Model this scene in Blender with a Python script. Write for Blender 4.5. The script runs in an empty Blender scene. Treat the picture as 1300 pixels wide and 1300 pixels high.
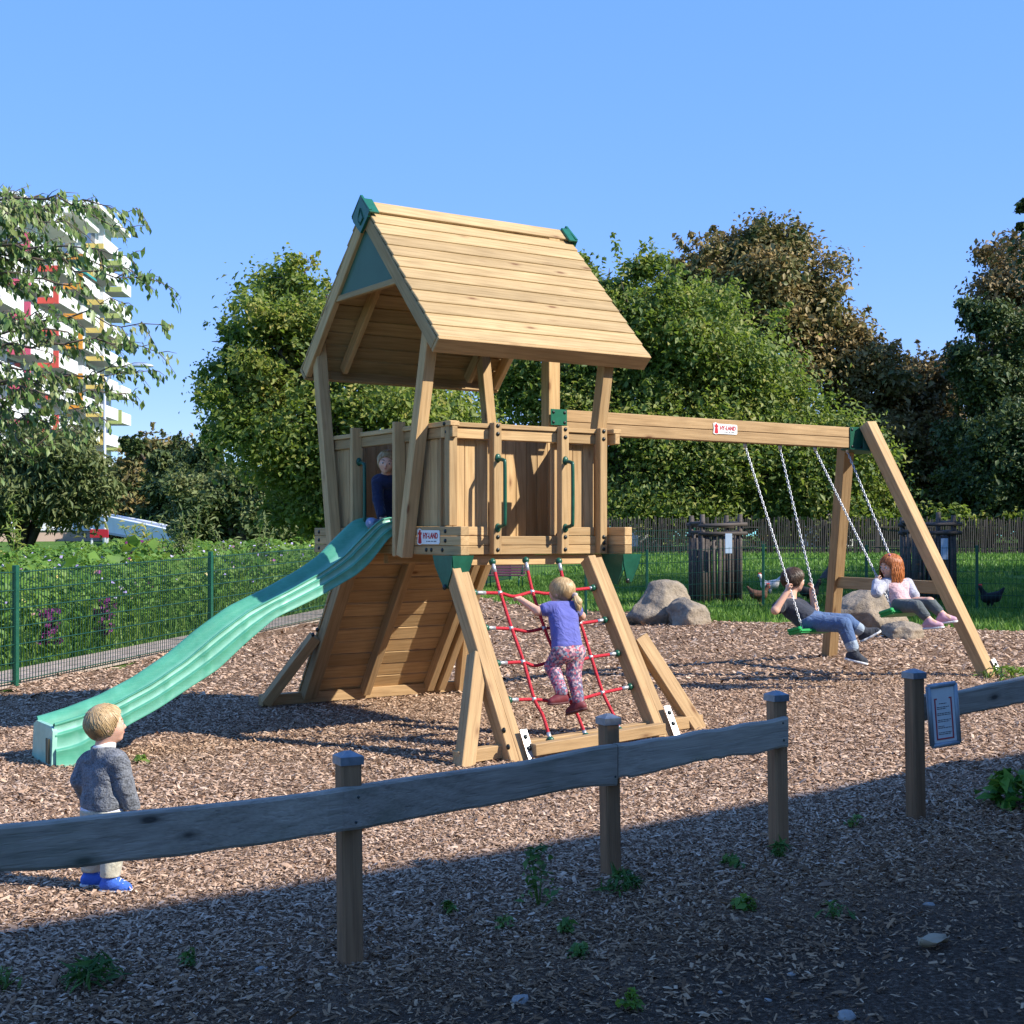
import bpy, bmesh, math, random
import numpy as np
from mathutils import Vector, Matrix, Quaternion

# ---------------------------------------------------------------- camera, sky, sun, exposure
S = bpy.context.scene
C = S.collection
EYE = 1.45
F_PX, CX, CY = 1760.0, 650.0, 680.0
cam_d = bpy.data.cameras.new('camera'); cam = bpy.data.objects.new('camera', cam_d); C.objects.link(cam)
cam_d.sensor_width = 36.0
cam_d.lens = F_PX / 1300.0 * 36.0
cam_d.shift_y = (CY - 650.0) / 1300.0
cam_d.clip_start = 0.1; cam_d.clip_end = 3000.0
cam.location = (0, 0, EYE); cam.rotation_euler = (math.radians(90), 0, 0)
S.camera = cam

SKY_V = 2.1
TO_SUN = Vector((1.2, -0.45, 1.0)).normalized()
sun_elev = math.asin(TO_SUN.z)
sun_az = math.atan2(TO_SUN.x, TO_SUN.y)
W = bpy.data.worlds.new('World'); S.world = W; W.use_nodes = True
wn = W.node_tree.nodes; wl = W.node_tree.links
bg = wn['Background']; bg.inputs['Strength'].default_value = 0.15
sky = wn.new('ShaderNodeTexSky'); sky.sky_type = 'NISHITA'; sky.sun_disc = False
sky.sun_elevation = sun_elev; sky.sun_rotation = sun_az
sky.altitude = 0.0; sky.air_density = 1.0; sky.dust_density = 0.0; sky.ozone_density = 3.0
def wmath(op, a, b):
    n = wn.new('ShaderNodeMath'); n.operation = op
    for sk, v in ((n.inputs[0], a), (n.inputs[1], b)):
        if isinstance(v, float): sk.default_value = v
        else: wl.new(v, sk)
    return n.outputs[0]
sep = wn.new('ShaderNodeSeparateColor'); sep.mode = 'HSV'; com = wn.new('ShaderNodeCombineColor'); com.mode = 'HSV'     # clear, even, deep blue sky
wl.new(sky.outputs[0], sep.inputs[0])
wl.new(wmath('ADD', wmath('MULTIPLY', sep.outputs[0], 0.2), 0.500), com.inputs[0])
wl.new(wmath('ADD', wmath('MULTIPLY', sep.outputs[1], 0.58), 0.435), com.inputs[1])
wl.new(wmath('MULTIPLY', wmath('POWER', sep.outputs[2], 0.3), SKY_V), com.inputs[2])
wl.new(com.outputs[0], bg.inputs[0])
sl = bpy.data.lights.new('sun', 'SUN'); sl.energy = 3.3; sl.angle = math.radians(0.5); sl.color = (1.0, 0.945, 0.86)
sun = bpy.data.objects.new('sun', sl); C.objects.link(sun)
sun.rotation_euler = TO_SUN.to_track_quat('Z', 'Y').to_euler()
S.view_settings.view_transform = 'Standard'; S.view_settings.look = 'None'
S.view_settings.exposure = 1.3; S.view_settings.gamma = 1.0; S.view_settings.use_curve_mapping = False
S.cycles.max_bounces = 6; S.cycles.diffuse_bounces = 3; S.cycles.glossy_bounces = 2
S.cycles.transmission_bounces = 4; S.cycles.transparent_max_bounces = 6
S.cycles.use_denoising = True
random.seed(7); RNG = np.random.default_rng(7)
PI = math.pi

# ---------------------------------------------------------------- places
def sm(x, a, b):
    t = np.clip((x - a) / (b - a), 0, 1); return t * t * (3 - 2 * t)
def ground_z(x, y):                       # gentle rise to the right and to the back
    x = np.asarray(x, float); y = np.asarray(y, float)
    r = np.where(x > 0, 0.0575 * np.minimum(x, 3.85) - 0.008 * np.maximum(0, np.minimum(x, 5) - 3.0), 0.009 * np.maximum(x, -10))
    r = r * np.clip((60 - y) / 40, 0, 1) + 0.02 * np.clip(y - 14, 0, 60)
    return r
def gz(x, y): return float(ground_z(x, y))
def at(px, py, Y):                        # a point of the place at distance Y
    return Vector(((px - CX) / F_PX * Y, Y, EYE - (py - CY) / F_PX * Y))
def atg(px, Y):                           # on the ground
    x = (px - CX) / F_PX * Y; return Vector((x, Y, gz(x, Y)))
O2 = (-0.312, 9.46); ANG = math.atan2(0.5533, 0.833)
TM = Matrix.Translation((O2[0], O2[1], 0)) @ Matrix.Rotation(ANG, 4, 'Z')   # frame of the play tower: x along the ridge, y to the back
TMI = TM.inverted()
def L(u, v, z): return TM @ Vector((u, v, z))
def ray_plane(px, py, p0, n):             # p0, n in the tower frame; returns a tower-frame point
    o = TMI @ Vector((0, 0, EYE)); d = (TMI.to_3x3() @ Vector(((px - CX) / F_PX, 1, -(py - CY) / F_PX)))
    t = (Vector(p0) - o).dot(n) / d.dot(n); return o + d * t

# ---------------------------------------------------------------- objects
LM = {}
def tag(o, label=None, cat=None, group=None, kind=None):
    if label: o['label'] = label
    if cat: o['category'] = cat
    if group: o['group'] = group
    if kind: o['kind'] = kind
    return o
def thing(name, label, cat, M=None, group=None):
    o = bpy.data.objects.new(name, None); C.objects.link(o); o.empty_display_size = 0.1
    o.matrix_basis = M if isinstance(M, Matrix) else Matrix.Translation(M or (0, 0, 0))
    LM[o.name] = Matrix.Identity(4); return tag(o, label, cat, group)
def place(o, parent=None, M=None):        # M: matrix in the frame of the top-level thing
    M = M or Matrix.Identity(4)
    C.objects.link(o)
    if parent:
        o.parent = parent; o.matrix_basis = LM[parent.name].inverted() @ M
    else: o.matrix_basis = M
    LM[o.name] = M if parent else Matrix.Identity(4)
    return o
def mobj(name, me, mat=None, parent=None, M=None):
    if mat is not None and len(me.materials) == 0:
        for m in (mat if isinstance(mat, (list, tuple)) else [mat]): me.materials.append(m)
    return place(bpy.data.objects.new(name, me), parent, M)
def np_mesh(name, V, Fc, smooth=False, mi=None):
    V = np.asarray(V, np.float32); Fc = np.asarray(Fc, np.int32)
    me = bpy.data.meshes.new(name); n, k = Fc.shape
    me.vertices.add(len(V)); me.vertices.foreach_set('co', V.ravel())
    me.loops.add(n * k); me.loops.foreach_set('vertex_index', Fc.ravel())
    me.polygons.add(n); me.polygons.foreach_set('loop_start', np.arange(0, n * k, k, dtype=np.int32))
    me.polygons.foreach_set('loop_total', np.full(n, k, np.int32))
    if smooth: me.polygons.foreach_set('use_smooth', np.ones(n, bool))
    if mi is not None: me.polygons.foreach_set('material_index', np.asarray(mi, np.int32))
    me.update(calc_edges=True); me.validate(); return me
def bm_mesh(bm, name, smooth=False):
    me = bpy.data.meshes.new(name); bmesh.ops.recalc_face_normals(bm, faces=bm.faces); bm.to_mesh(me); bm.free()
    if smooth:
        for p in me.polygons: p.use_smooth = True
    return me
BOX = {}
def box_mesh(lx, ly, lz, bev=0.004):
    key = (round(lx, 3), round(ly, 3), round(lz, 3), bev)
    if key not in BOX:
        bm = bmesh.new(); bmesh.ops.create_cube(bm, size=1.0)
        for v in bm.verts: v.co = Vector((v.co.x * lx, v.co.y * ly, v.co.z * lz))
        if bev: bmesh.ops.bevel(bm, geom=list(bm.edges), offset=min(bev, lx * .3, ly * .3, lz * .3), segments=1, affect='EDGES')
        BOX[key] = bm_mesh(bm, 'box')
    return BOX[key]
def frame(p0, p1, up=(0, 0, 1)):
    p0, p1 = Vector(p0), Vector(p1); x = (p1 - p0).normalized(); z = Vector(up); z = z - x * z.dot(x)
    if z.length < 1e-4: z = Vector((0, 1, 0)); z = z - x * z.dot(x)
    z.normalize(); y = z.cross(x)
    M = Matrix((x, y, z)).transposed().to_4x4(); M.translation = (p0 + p1) / 2
    return M, (p1 - p0).length
def beam(name, p0, p1, w, h, mat, parent=None, up=(0, 0, 1), bev=0.004):   # w across, h along up; grain runs along local x
    M, ln = frame(p0, p1, up); me = box_mesh(ln, w, h, bev)
    key = (me.name, mat.name)
    if len(me.materials) and me.materials[0] != mat:
        me2 = BOX.get(key)
        if me2 is None: me2 = me.copy(); me2.materials.clear(); me2.materials.append(mat); BOX[key] = me2
        me = me2
    elif not len(me.materials): me.materials.append(mat)
    return place(bpy.data.objects.new(name, me), parent, M)
def tube_bm(bm, pts, r, seg=8, caps=True):
    pts = [Vector(p) for p in pts]; n = len(pts); rs = r if isinstance(r, (list, tuple)) else [r] * n
    rings = []; prev = None
    for i, p in enumerate(pts):
        t = (pts[min(i + 1, n - 1)] - pts[max(i - 1, 0)]).normalized()
        a = prev if prev is not None else (Vector((0, 0, 1)) if abs(t.z) < .9 else Vector((1, 0, 0)))
        a = (a - t * a.dot(t)).normalized(); b = t.cross(a); prev = a
        rings.append([bm.verts.new(p + (a * math.cos(2 * PI * k / seg) + b * math.sin(2 * PI * k / seg)) * rs[i]) for k in range(seg)])
    for i in range(n - 1):
        for k in range(seg):
            bm.faces.new((rings[i][k], rings[i][(k + 1) % seg], rings[i + 1][(k + 1) % seg], rings[i + 1][k]))
    if caps: bm.faces.new(rings[0][::-1]); bm.faces.new(rings[-1])
def tube(name, pts, r, mat, parent=None, seg=8, M=None):
    bm = bmesh.new(); tube_bm(bm, pts, r, seg); return mobj(name, bm_mesh(bm, name, True), mat, parent, M)
def prism_mesh(poly, axis_d, name='prism'):   # poly: list of 3D points, extruded along axis_d
    bm = bmesh.new(); a = [bm.verts.new(p) for p in poly]; b = [bm.verts.new(Vector(p) + Vector(axis_d)) for p in poly]
    n = len(poly); bm.faces.new(a); bm.faces.new(b[::-1])
    for i in range(n): bm.faces.new((a[i], b[i], b[(i + 1) % n], a[(i + 1) % n]))
    return bm_mesh(bm, name)
def curve(keys, n):                        # smooth interpolation through keys (Catmull-Rom)
    K = [Vector(k) for k in keys]; K = [K[0] * 2 - K[1]] + K + [K[-1] * 2 - K[-2]]; out = []
    m = len(K) - 3
    for i in range(n):
        s = i / (n - 1) * m; j = min(int(s), m - 1); t = s - j; a, b, c, d = K[j:j + 4]
        out.append(0.5 * ((2 * b) + (c - a) * t + (2 * a - 5 * b + 4 * c - d) * t * t + (3 * b - a - 3 * c + d) * t ** 3))
    return out

# ---------------------------------------------------------------- materials
def new_mat(name):
    m = bpy.data.materials.new(name); m.use_nodes = True; nt = m.node_tree
    return m, nt, nt.nodes['Principled BSDF']
def nd(nt, t, **kw):
    n = nt.nodes.new(t)
    for k, v in kw.items():
        if k[:2] == 'i_':
            key = k[2:]; key = int(key) if key.isdigit() else key.replace('_', ' ')
            s = n.inputs[key]
            if hasattr(v, 'is_output') or isinstance(v, bpy.types.NodeSocket): nt.links.new(v, s)
            else: s.default_value = v
        else: setattr(n, k, v)
    return n
def ramp(nt, fac, stops, interp='LINEAR'):
    n = nt.nodes.new('ShaderNodeValToRGB'); n.color_ramp.interpolation = interp; e = n.color_ramp.elements
    while len(e) < len(stops): e.new(0.5)
    for i, (p, c) in enumerate(stops): e[i].position = p; e[i].color = (c + (1,)) if len(c) == 3 else c
    nt.links.new(fac, n.inputs[0]); return n.outputs[0]
def mix(nt, fac, a, b, mode='MIX'):
    n = nt.nodes.new('ShaderNodeMix'); n.data_type = 'RGBA'; n.blend_type = mode
    for s, v in ((n.inputs[0], fac), (n.inputs[6], a), (n.inputs[7], b)):
        if isinstance(v, bpy.types.NodeSocket): nt.links.new(v, s)
        elif isinstance(v, (int, float)): s.default_value = v
        else: s.default_value = tuple(v) + ((1,) if len(v) == 3 else ())
    return n.outputs[2]
def math_n(nt, op, a, b=0.0, clamp=False):
    n = nt.nodes.new('ShaderNodeMath'); n.operation = op; n.use_clamp = clamp
    for s, v in ((n.inputs[0], a), (n.inputs[1], b)):
        if isinstance(v, bpy.types.NodeSocket): nt.links.new(v, s)
        else: s.default_value = v
    return n.outputs[0]
def bump(nt, bsdf, h, strength=0.3, dist=0.01):
    b = nd(nt, 'ShaderNodeBump', i_Strength=strength, i_Distance=dist, i_Height=h); nt.links.new(b.outputs[0], bsdf.inputs['Normal'])
def plain(name, col, rough=0.5, metal=0.0, var=0.0, nscale=20.0, spec=0.4, bmp=0.0):
    m, nt, b = new_mat(name); b.inputs['Roughness'].default_value = rough; b.inputs['Metallic'].default_value = metal
    b.inputs['Specular IOR Level'].default_value = spec
    tc = nd(nt, 'ShaderNodeTexCoord'); no = nd(nt, 'ShaderNodeTexNoise', i_Vector=tc.outputs['Object'], i_Scale=nscale, i_Detail=5.0, i_Roughness=0.6)
    v = max(var, 0.06)
    lo = tuple(c * (1 - v) for c in col); hi = tuple(min(1, c * (1 + v)) for c in col)
    nt.links.new(ramp(nt, no.outputs['Fac'], [(0.3, lo), (0.7, hi)]), b.inputs['Base Color'])
    if bmp: bump(nt, b, no.outputs['Fac'], bmp, 0.01)
    return m
def wood(name, light, dark, knot=(0.2, 0.1, 0.045), rough=0.75, crack=0.0, moss=None, vary=0.22):
    m, nt, b = new_mat(name); b.inputs['Roughness'].default_value = rough; b.inputs['Specular IOR Level'].default_value = 0.25
    tc = nd(nt, 'ShaderNodeTexCoord'); oi = nd(nt, 'ShaderNodeObjectInfo')
    off = math_n(nt, 'MULTIPLY', oi.outputs['Random'], 53.0)
    co = nd(nt, 'ShaderNodeVectorMath', operation='ADD', i_0=tc.outputs['Object'], i_1=off)
    mp = nd(nt, 'ShaderNodeMapping', i_Vector=co.outputs[0], i_Scale=(0.9, 15.0, 15.0))
    n1 = nd(nt, 'ShaderNodeTexNoise', i_Vector=mp.outputs[0], i_Scale=1.6, i_Detail=4.0, i_Distortion=0.7)
    rings = nd(nt, 'ShaderNodeTexWave', wave_type='BANDS', bands_direction='DIAGONAL', i_Vector=mp.outputs[0], i_Scale=0.9, i_Distortion=6.0, i_Detail=2.0, i_Detail_Scale=0.7)
    mp2 = nd(nt, 'ShaderNodeMapping', i_Vector=co.outputs[0], i_Scale=(5.0, 160.0, 160.0))
    n2 = nd(nt, 'ShaderNodeTexNoise', i_Vector=mp2.outputs[0], i_Scale=1.0, i_Detail=3.0)
    mid = tuple((a + c) / 2 for a, c in zip(light, dark))
    c1 = ramp(nt, n1.outputs['Fac'], [(0.3, dark), (0.5, mid), (0.7, light)])
    c2 = ramp(nt, rings.outputs['Fac'], [(0.0, tuple(x * .8 for x in dark)), (0.25, mid), (1.0, light)])
    c = mix(nt, 0.28, c1, c2)
    c = mix(nt, 0.26, c, ramp(nt, n2.outputs['Fac'], [(0.3, tuple(x * .5 for x in dark)), (0.6, light)]))
    mp3 = nd(nt, 'ShaderNodeMapping', i_Vector=co.outputs[0], i_Scale=(3.0, 8.5, 8.5))
    vo = nd(nt, 'ShaderNodeTexVoronoi', i_Vector=mp3.outputs[0], i_Scale=1.0, i_Randomness=1.0)
    k1 = ramp(nt, vo.outputs['Distance'], [(0.07, (1, 1, 1)), (0.13, (0.35, 0.35, 0.35)), (0.24, (0, 0, 0))])
    pick = nd(nt, 'ShaderNodeSeparateColor', i_0=vo.outputs['Color'])
    kf = math_n(nt, 'MULTIPLY', k1, math_n(nt, 'GREATER_THAN', pick.outputs[0], 0.52))
    c = mix(nt, kf, c, knot)
    n3 = nd(nt, 'ShaderNodeTexNoise', i_Vector=co.outputs[0], i_Scale=3.5, i_Detail=3.0)
    c = mix(nt, 0.5, c, ramp(nt, n3.outputs['Fac'], [(0.3, (0.72, 0.70, 0.68)), (0.7, (1.0, 1.0, 1.0))]), 'MULTIPLY')
    if moss:
        n4 = nd(nt, 'ShaderNodeTexNoise', i_Vector=co.outputs[0], i_Scale=2.2, i_Detail=4.0)
        c = mix(nt, ramp(nt, n4.outputs['Fac'], [(0.52, (0, 0, 0)), (0.72, (0.75, 0.75, 0.75))]), c, moss)
    hs = nd(nt, 'ShaderNodeHueSaturation', i_Color=c)
    nt.links.new(math_n(nt, 'ADD', math_n(nt, 'MULTIPLY', oi.outputs['Random'], 2 * vary), 1.0 - vary), hs.inputs['Value'])
    nt.links.new(hs.outputs[0], b.inputs['Base Color'])
    h = math_n(nt, 'ADD', n2.outputs['Fac'], math_n(nt, 'MULTIPLY', n1.outputs['Fac'], 0.6))
    if crack:
        mp5 = nd(nt, 'ShaderNodeMapping', i_Vector=co.outputs[0], i_Scale=(1.3, 60.0, 60.0))
        n5 = nd(nt, 'ShaderNodeTexNoise', i_Vector=mp5.outputs[0], i_Scale=1.0, i_Detail=2.0)
        h = math_n(nt, 'ADD', h, ramp(nt, n5.outputs['Fac'], [(0.36, (-0.0, 0, 0)), (0.42, (crack, crack, crack))]))
    bump(nt, b, h, 0.35, 0.004)
    return m
def leaf_mat(name, cols, trans=0.35, rough=0.55, clump=0.6):
    m, nt, b = new_mat(name); b.inputs['Roughness'].default_value = rough; b.inputs['Specular IOR Level'].default_value = 0.35
    ge = nd(nt, 'ShaderNodeNewGeometry'); st = [(i / max(1, len(cols) - 1), c) for i, c in enumerate(cols)]
    n = nd(nt, 'ShaderNodeTexNoise', i_Vector=ge.outputs['Position'], i_Scale=clump, i_Detail=2.0)
    f = math_n(nt, 'ADD', math_n(nt, 'MULTIPLY', ge.outputs['Random Per Island'], 0.55), math_n(nt, 'SUBTRACT', math_n(nt, 'MULTIPLY', n.outputs['Fac'], 1.5), 0.52), True)
    c = ramp(nt, f, st)
    nt.links.new(c, b.inputs['Base Color'])
    tr = nd(nt, 'ShaderNodeBsdfTranslucent', i_Color=mix(nt, 0.6, c, (0.35, 0.5, 0.05), 'MIX') if trans > .3 else c)
    mx = nd(nt, 'ShaderNodeMixShader', i_0=trans, i_1=b.outputs[0], i_2=tr.outputs[0])
    nt.links.new(mx.outputs[0], nt.nodes['Material Output'].inputs[0]); return m
def island_mat(name, stops, rough=0.85, trans=0.0, pos=None):
    m, nt, b = new_mat(name); b.inputs['Roughness'].default_value = rough; b.inputs['Specular IOR Level'].default_value = 0.2
    ge = nd(nt, 'ShaderNodeNewGeometry'); c = ramp(nt, ge.outputs['Random Per Island'], stops)
    nt.links.new(c, b.inputs['Base Color']); return m
PINE = wood('pine_wood', (0.57, 0.385, 0.19), (0.40, 0.245, 0.105))
ROOFPINE = wood('roof_pine', (0.54, 0.385, 0.195), (0.35, 0.235, 0.105), vary=.16)
BEAMPINE = wood('beam_pine', (0.54, 0.36, 0.18), (0.36, 0.22, 0.10), vary=0.15, crack=.35)
OLDWOOD = wood('weathered_wood', (0.45, 0.39, 0.315), (0.25, 0.215, 0.17), knot=(0.07, 0.06, 0.05), crack=0.9, moss=(0.12, 0.14, 0.09), vary=0.08)
POSTWOOD = wood('post_wood', (0.33, 0.19, 0.10), (0.19, 0.105, 0.056), knot=(0.06, 0.04, 0.03), crack=0.6)
DARKWOOD = wood('dark_stake_wood', (0.12, 0.10, 0.085), (0.055, 0.047, 0.042), crack=0.6)
GREENP = plain('green_plastic', (0.012, 0.115, 0.065), 0.35, var=0.15)
DGREEN = plain('dark_green_metal', (0.012, 0.085, 0.05), 0.35, var=0.2)
PANELG = plain('grey_green_panel', (0.045, 0.115, 0.07), 0.5, var=0.1, nscale=4)
BOLT = plain('bolt_cap', (0.012, 0.018, 0.016), 0.35)
STEEL = plain('galvanised_steel', (0.50, 0.51, 0.52), 0.45, 0.7, var=0.15, nscale=40)
CAPM = plain('post_cap_metal', (0.22, 0.25, 0.28), 0.5, 0.5, var=0.25, nscale=25)
RED = plain('red_rope', (0.50, 0.015, 0.03), 0.6, var=0.25, nscale=160, bmp=0.8)
WHITE = plain('white_print', (0.78, 0.78, 0.76), 0.45)
REDP = plain('red_print', (0.48, 0.02, 0.03), 0.5)
BLACKP = plain('dark_print', (0.08, 0.08, 0.09), 0.6)
# ---------------------------------------------------------------- ground
def grid_mesh(name, xs, ys, dz=0.0, keep=None, amp=0.0):
    X, Y = np.meshgrid(xs, ys); Z = ground_z(X, Y) + dz
    if amp:
        Z = Z + amp * (np.sin(X * 5.1 + np.sin(Y * 3.3)) * np.sin(Y * 4.3 + 1.3 * np.sin(X * 2.1)) + .5 * np.sin(X * 11.3 + Y * 7.1) * np.sin(Y * 9.7 - X * 3.0))
    V = np.stack([X, Y, Z], -1).reshape(-1, 3); nx, ny = len(xs), len(ys)
    i = (np.arange(ny - 1)[:, None] * nx + np.arange(nx - 1)[None]).ravel()
    Fc = np.stack([i, i + 1, i + nx + 1, i + nx], 1)
    if keep is not None:
        cx = V[Fc].mean(1); Fc = Fc[keep(cx[:, 0], cx[:, 1])]
    return np_mesh(name, V, Fc, True)
def in_poly(px, py, poly):
    px = np.asarray(px); py = np.asarray(py); ins = np.zeros(px.shape, bool); n = len(poly)
    for i in range(n):
        x1, y1 = poly[i]; x2, y2 = poly[(i + 1) % n]
        c = ((y1 > py) != (y2 > py)) & (px < (x2 - x1) * (py - y1) / (y2 - y1 + 1e-9) + x1); ins ^= c
    return ins
def fence_x(y): return -4.94 + 0.25 * (y - 13.8)
CHIP = [(-14, -4), (-9.2, -4), (fence_x(5) + .0, 5), (fence_x(27.4), 27.4), (-0.9, 27.0), (0.6, 24.2), (1.9, 21.2), (2.8, 19.0), (4.6, 17.9), (6.6, 17.1), (14, 16.5), (14, -4)]
def wob(x, y): return x + .18 * np.sin(y * 2.3) + .1 * np.sin(y * 5.9 + x), y + .2 * np.sin(x * 2.1) + .12 * np.sin(x * 5.3 + 2)
def in_chip(x, y): a, b = wob(x, y); return in_poly(a, b, CHIP)
# lawn and soil sheet, out to the horizon
gm, nt, b = new_mat('lawn_soil'); b.inputs['Roughness'].default_value = 0.95; b.inputs['Specular IOR Level'].default_value = 0.1
ge = nd(nt, 'ShaderNodeNewGeometry')
n1 = nd(nt, 'ShaderNodeTexNoise', i_Vector=ge.outputs['Position'], i_Scale=0.5, i_Detail=4.0)
n2 = nd(nt, 'ShaderNodeTexNoise', i_Vector=ge.outputs['Position'], i_Scale=14.0, i_Detail=5.0)
c = mix(nt, 0.5, ramp(nt, n1.outputs['Fac'], [(0.3, (0.05, 0.12, 0.018)), (0.7, (0.10, 0.19, 0.03))]), ramp(nt, n2.outputs['Fac'], [(0.3, (0.03, 0.075, 0.012)), (0.7, (0.12, 0.20, 0.04))]))
nt.links.new(c, b.inputs['Base Color']); bump(nt, b, n2.outputs['Fac'], 0.8, 0.05)
far = np.array([-1500, -700, -350, -180, -110])
xs = np.concatenate([far, np.linspace(-70, -14, 24), np.linspace(-13, 14, 55), np.linspace(15, 70, 24), -far[::-1]])
ys = np.concatenate([[-60, -20, -8], np.linspace(-4, 30, 70), np.linspace(31, 80, 30), [100, 140, 200, 320, 600, 1000, 1800]])
g = mobj('ground', grid_mesh('ground', xs, ys, -0.035), gm); tag(g, 'grass and soil ground reaching away behind the playground', kind='structure')
# bark chip sheet
cm, nt, b = new_mat('bark_chip_bed'); b.inputs['Roughness'].default_value = 0.95; b.inputs['Specular IOR Level'].default_value = 0.1
ge = nd(nt, 'ShaderNodeNewGeometry'); P = ge.outputs['Position']
wv = nd(nt, 'ShaderNodeTexNoise', i_Vector=P, i_Scale=9.0, i_Detail=3.0)
pv = nd(nt, 'ShaderNodeVectorMath', operation='ADD', i_0=P, i_1=wv.outputs['Color'])
v1 = nd(nt, 'ShaderNodeTexVoronoi', i_Vector=pv.outputs[0], i_Scale=34.0, i_Randomness=1.0)
sc = nd(nt, 'ShaderNodeSeparateColor', i_0=v1.outputs['Color'])
c = ramp(nt, sc.outputs[0], [(0.0, (0.08, 0.045, 0.028)), (0.35, (0.22, 0.13, 0.078)), (0.7, (0.36, 0.225, 0.138)), (1.0, (0.50, 0.34, 0.22))])
n1 = nd(nt, 'ShaderNodeTexNoise', i_Vector=P, i_Scale=0.9, i_Detail=5.0, i_Roughness=0.65)
n2 = nd(nt, 'ShaderNodeTexNoise', i_Vector=P, i_Scale=60.0, i_Detail=4.0)
soil = ramp(nt, n2.outputs['Fac'], [(0.3, (0.06, 0.04, 0.027)), (0.5, (0.11, 0.074, 0.05)), (0.62, (0.16, 0.112, 0.078)), (0.72, (0.28, 0.21, 0.15))])
xy = nd(nt, 'ShaderNodeSeparateXYZ', i_0=P)
# worn dark soil path in front of the rail fence
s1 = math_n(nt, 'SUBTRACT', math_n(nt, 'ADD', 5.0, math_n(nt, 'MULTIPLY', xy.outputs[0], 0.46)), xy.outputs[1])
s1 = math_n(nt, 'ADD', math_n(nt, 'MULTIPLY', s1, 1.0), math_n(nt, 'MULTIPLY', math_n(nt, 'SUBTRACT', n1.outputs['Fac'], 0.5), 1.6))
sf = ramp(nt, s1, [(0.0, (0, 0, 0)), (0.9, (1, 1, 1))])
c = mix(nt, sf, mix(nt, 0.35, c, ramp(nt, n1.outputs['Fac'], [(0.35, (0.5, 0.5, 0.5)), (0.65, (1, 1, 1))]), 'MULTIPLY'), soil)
nt.links.new(c, b.inputs['Base Color'])
bump(nt, b, math_n(nt, 'ADD', v1.outputs['Distance'], math_n(nt, 'MULTIPLY', n2.outputs['Fac'], 0.5)), 0.9, 0.02)
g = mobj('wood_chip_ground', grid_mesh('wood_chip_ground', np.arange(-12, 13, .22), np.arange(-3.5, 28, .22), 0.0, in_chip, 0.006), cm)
tag(g, 'brown bark chip surface under the play equipment', kind='structure')

def soil_f(x, y):
    n = np.sin(x * 1.7 + 1.1 * np.sin(y * 1.9)) * np.sin(y * 2.3 + x) * .35
    m = np.sin(x * 3.9 + y * 2.7) * np.sin(y * 4.6 - x * 1.3) * .5 + np.sin(x * 9.1 + 2 * np.sin(y * 7)) * np.sin(y * 8.3) * .3
    return np.clip((5.0 + .46 * x - y + n * 1.2 + m * .5) / 1.3, 0, 1) * .97
# loose chips
def chips(n, rmin, rmax, lx, seed):
    r = np.random.default_rng(seed)
    d = np.sqrt(r.uniform(rmin ** 2, rmax ** 2, n)); x = r.uniform(-.56, .56, n) * d
    k = in_chip(x, d) & (r.random(n) > (.93 * soil_f(x, d) ** .8)); x, d = x[k], d[k]; n = len(x)
    ln = lx * np.minimum(r.lognormal(0, .4, n), 2.0); w = ln * r.uniform(.2, .5, n); h = w * .35
    a = r.uniform(0, PI, n); t = r.normal(0, .28, n); q = r.normal(0, .3, n)
    ax = np.stack([np.cos(a) * np.cos(t), np.sin(a) * np.cos(t), np.sin(t)], 1)
    ay = np.stack([-np.sin(a) * np.cos(q), np.cos(a) * np.cos(q), np.sin(q)], 1)
    c = np.stack([x, d, ground_z(x, d) + r.uniform(0, .012, n) + np.abs(np.sin(t)) * ln * .3], 1)
    up = np.array([0, 0, 1.0])
    def j(): return r.uniform(.7, 1.15, (n, 1))
    L_, W_ = ln[:, None] * .5, w[:, None] * .5
    v = np.stack([c - ax * L_ * j() - ay * W_ * j() * .6, c + ax * L_ * j() - ay * W_ * j(), c + ax * L_ * .9 * j() + ay * W_ * .7 * j(), c - ax * L_ * .9 * j() + ay * W_ * j(), c + up * h[:, None]], 1).reshape(-1, 3)
    b5 = np.arange(n)[:, None] * 5
    Fc = np.concatenate([b5 + np.array([0, 1, 4]), b5 + np.array([1, 2, 4]), b5 + np.array([2, 3, 4]), b5 + np.array([3, 0, 4])])
    return v, Fc
parts = [chips(185000, 2.6, 7.5, .0175, 1), chips(7000, 3.0, 8.5, .032, 5), chips(150000, 7.5, 12.5, .0235, 2), chips(60000, 12.5, 19, .04, 3), chips(27000, 19, 28, .06, 4)]
V = []; Fc = []; o = 0
for v, f in parts: V.append(v); Fc.append(f + o); o += len(v)
V = np.concatenate(V); Fc = np.concatenate(Fc)
chipm = island_mat('bark_chip', [(0.0, (0.11, 0.06, 0.035)), (0.2, (0.27, 0.165, 0.102)), (0.5, (0.42, 0.275, 0.178)), (0.85, (0.53, 0.37, 0.255)), (1.0, (0.66, 0.49, 0.35))], 0.9)
old_shade_m = island_mat('old_shade_bark_chip', [(0.0, (0.06, 0.032, 0.017)), (0.35, (0.19, 0.105, 0.054)), (0.7, (0.32, 0.185, 0.10)), (0.93, (0.43, 0.27, 0.155)), (1.0, (0.55, 0.38, 0.24))], 0.95)
cen = V[(Fc[:, 2] // 5) * 5 + 4]; ci = Fc[:, 2] // 5                    # older chips in the shaded front, coloured browner to offset the blue shade
pr = np.random.default_rng(3).random(len(V) // 5); old_shade = pr[ci] < np.clip((6.1 + .62 * cen[:, 0] - cen[:, 1]) / 1.6, 0, 1)
def sub_mesh(F): u, inv = np.unique(F, return_inverse=True); return V[u], inv.reshape(F.shape)
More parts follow.
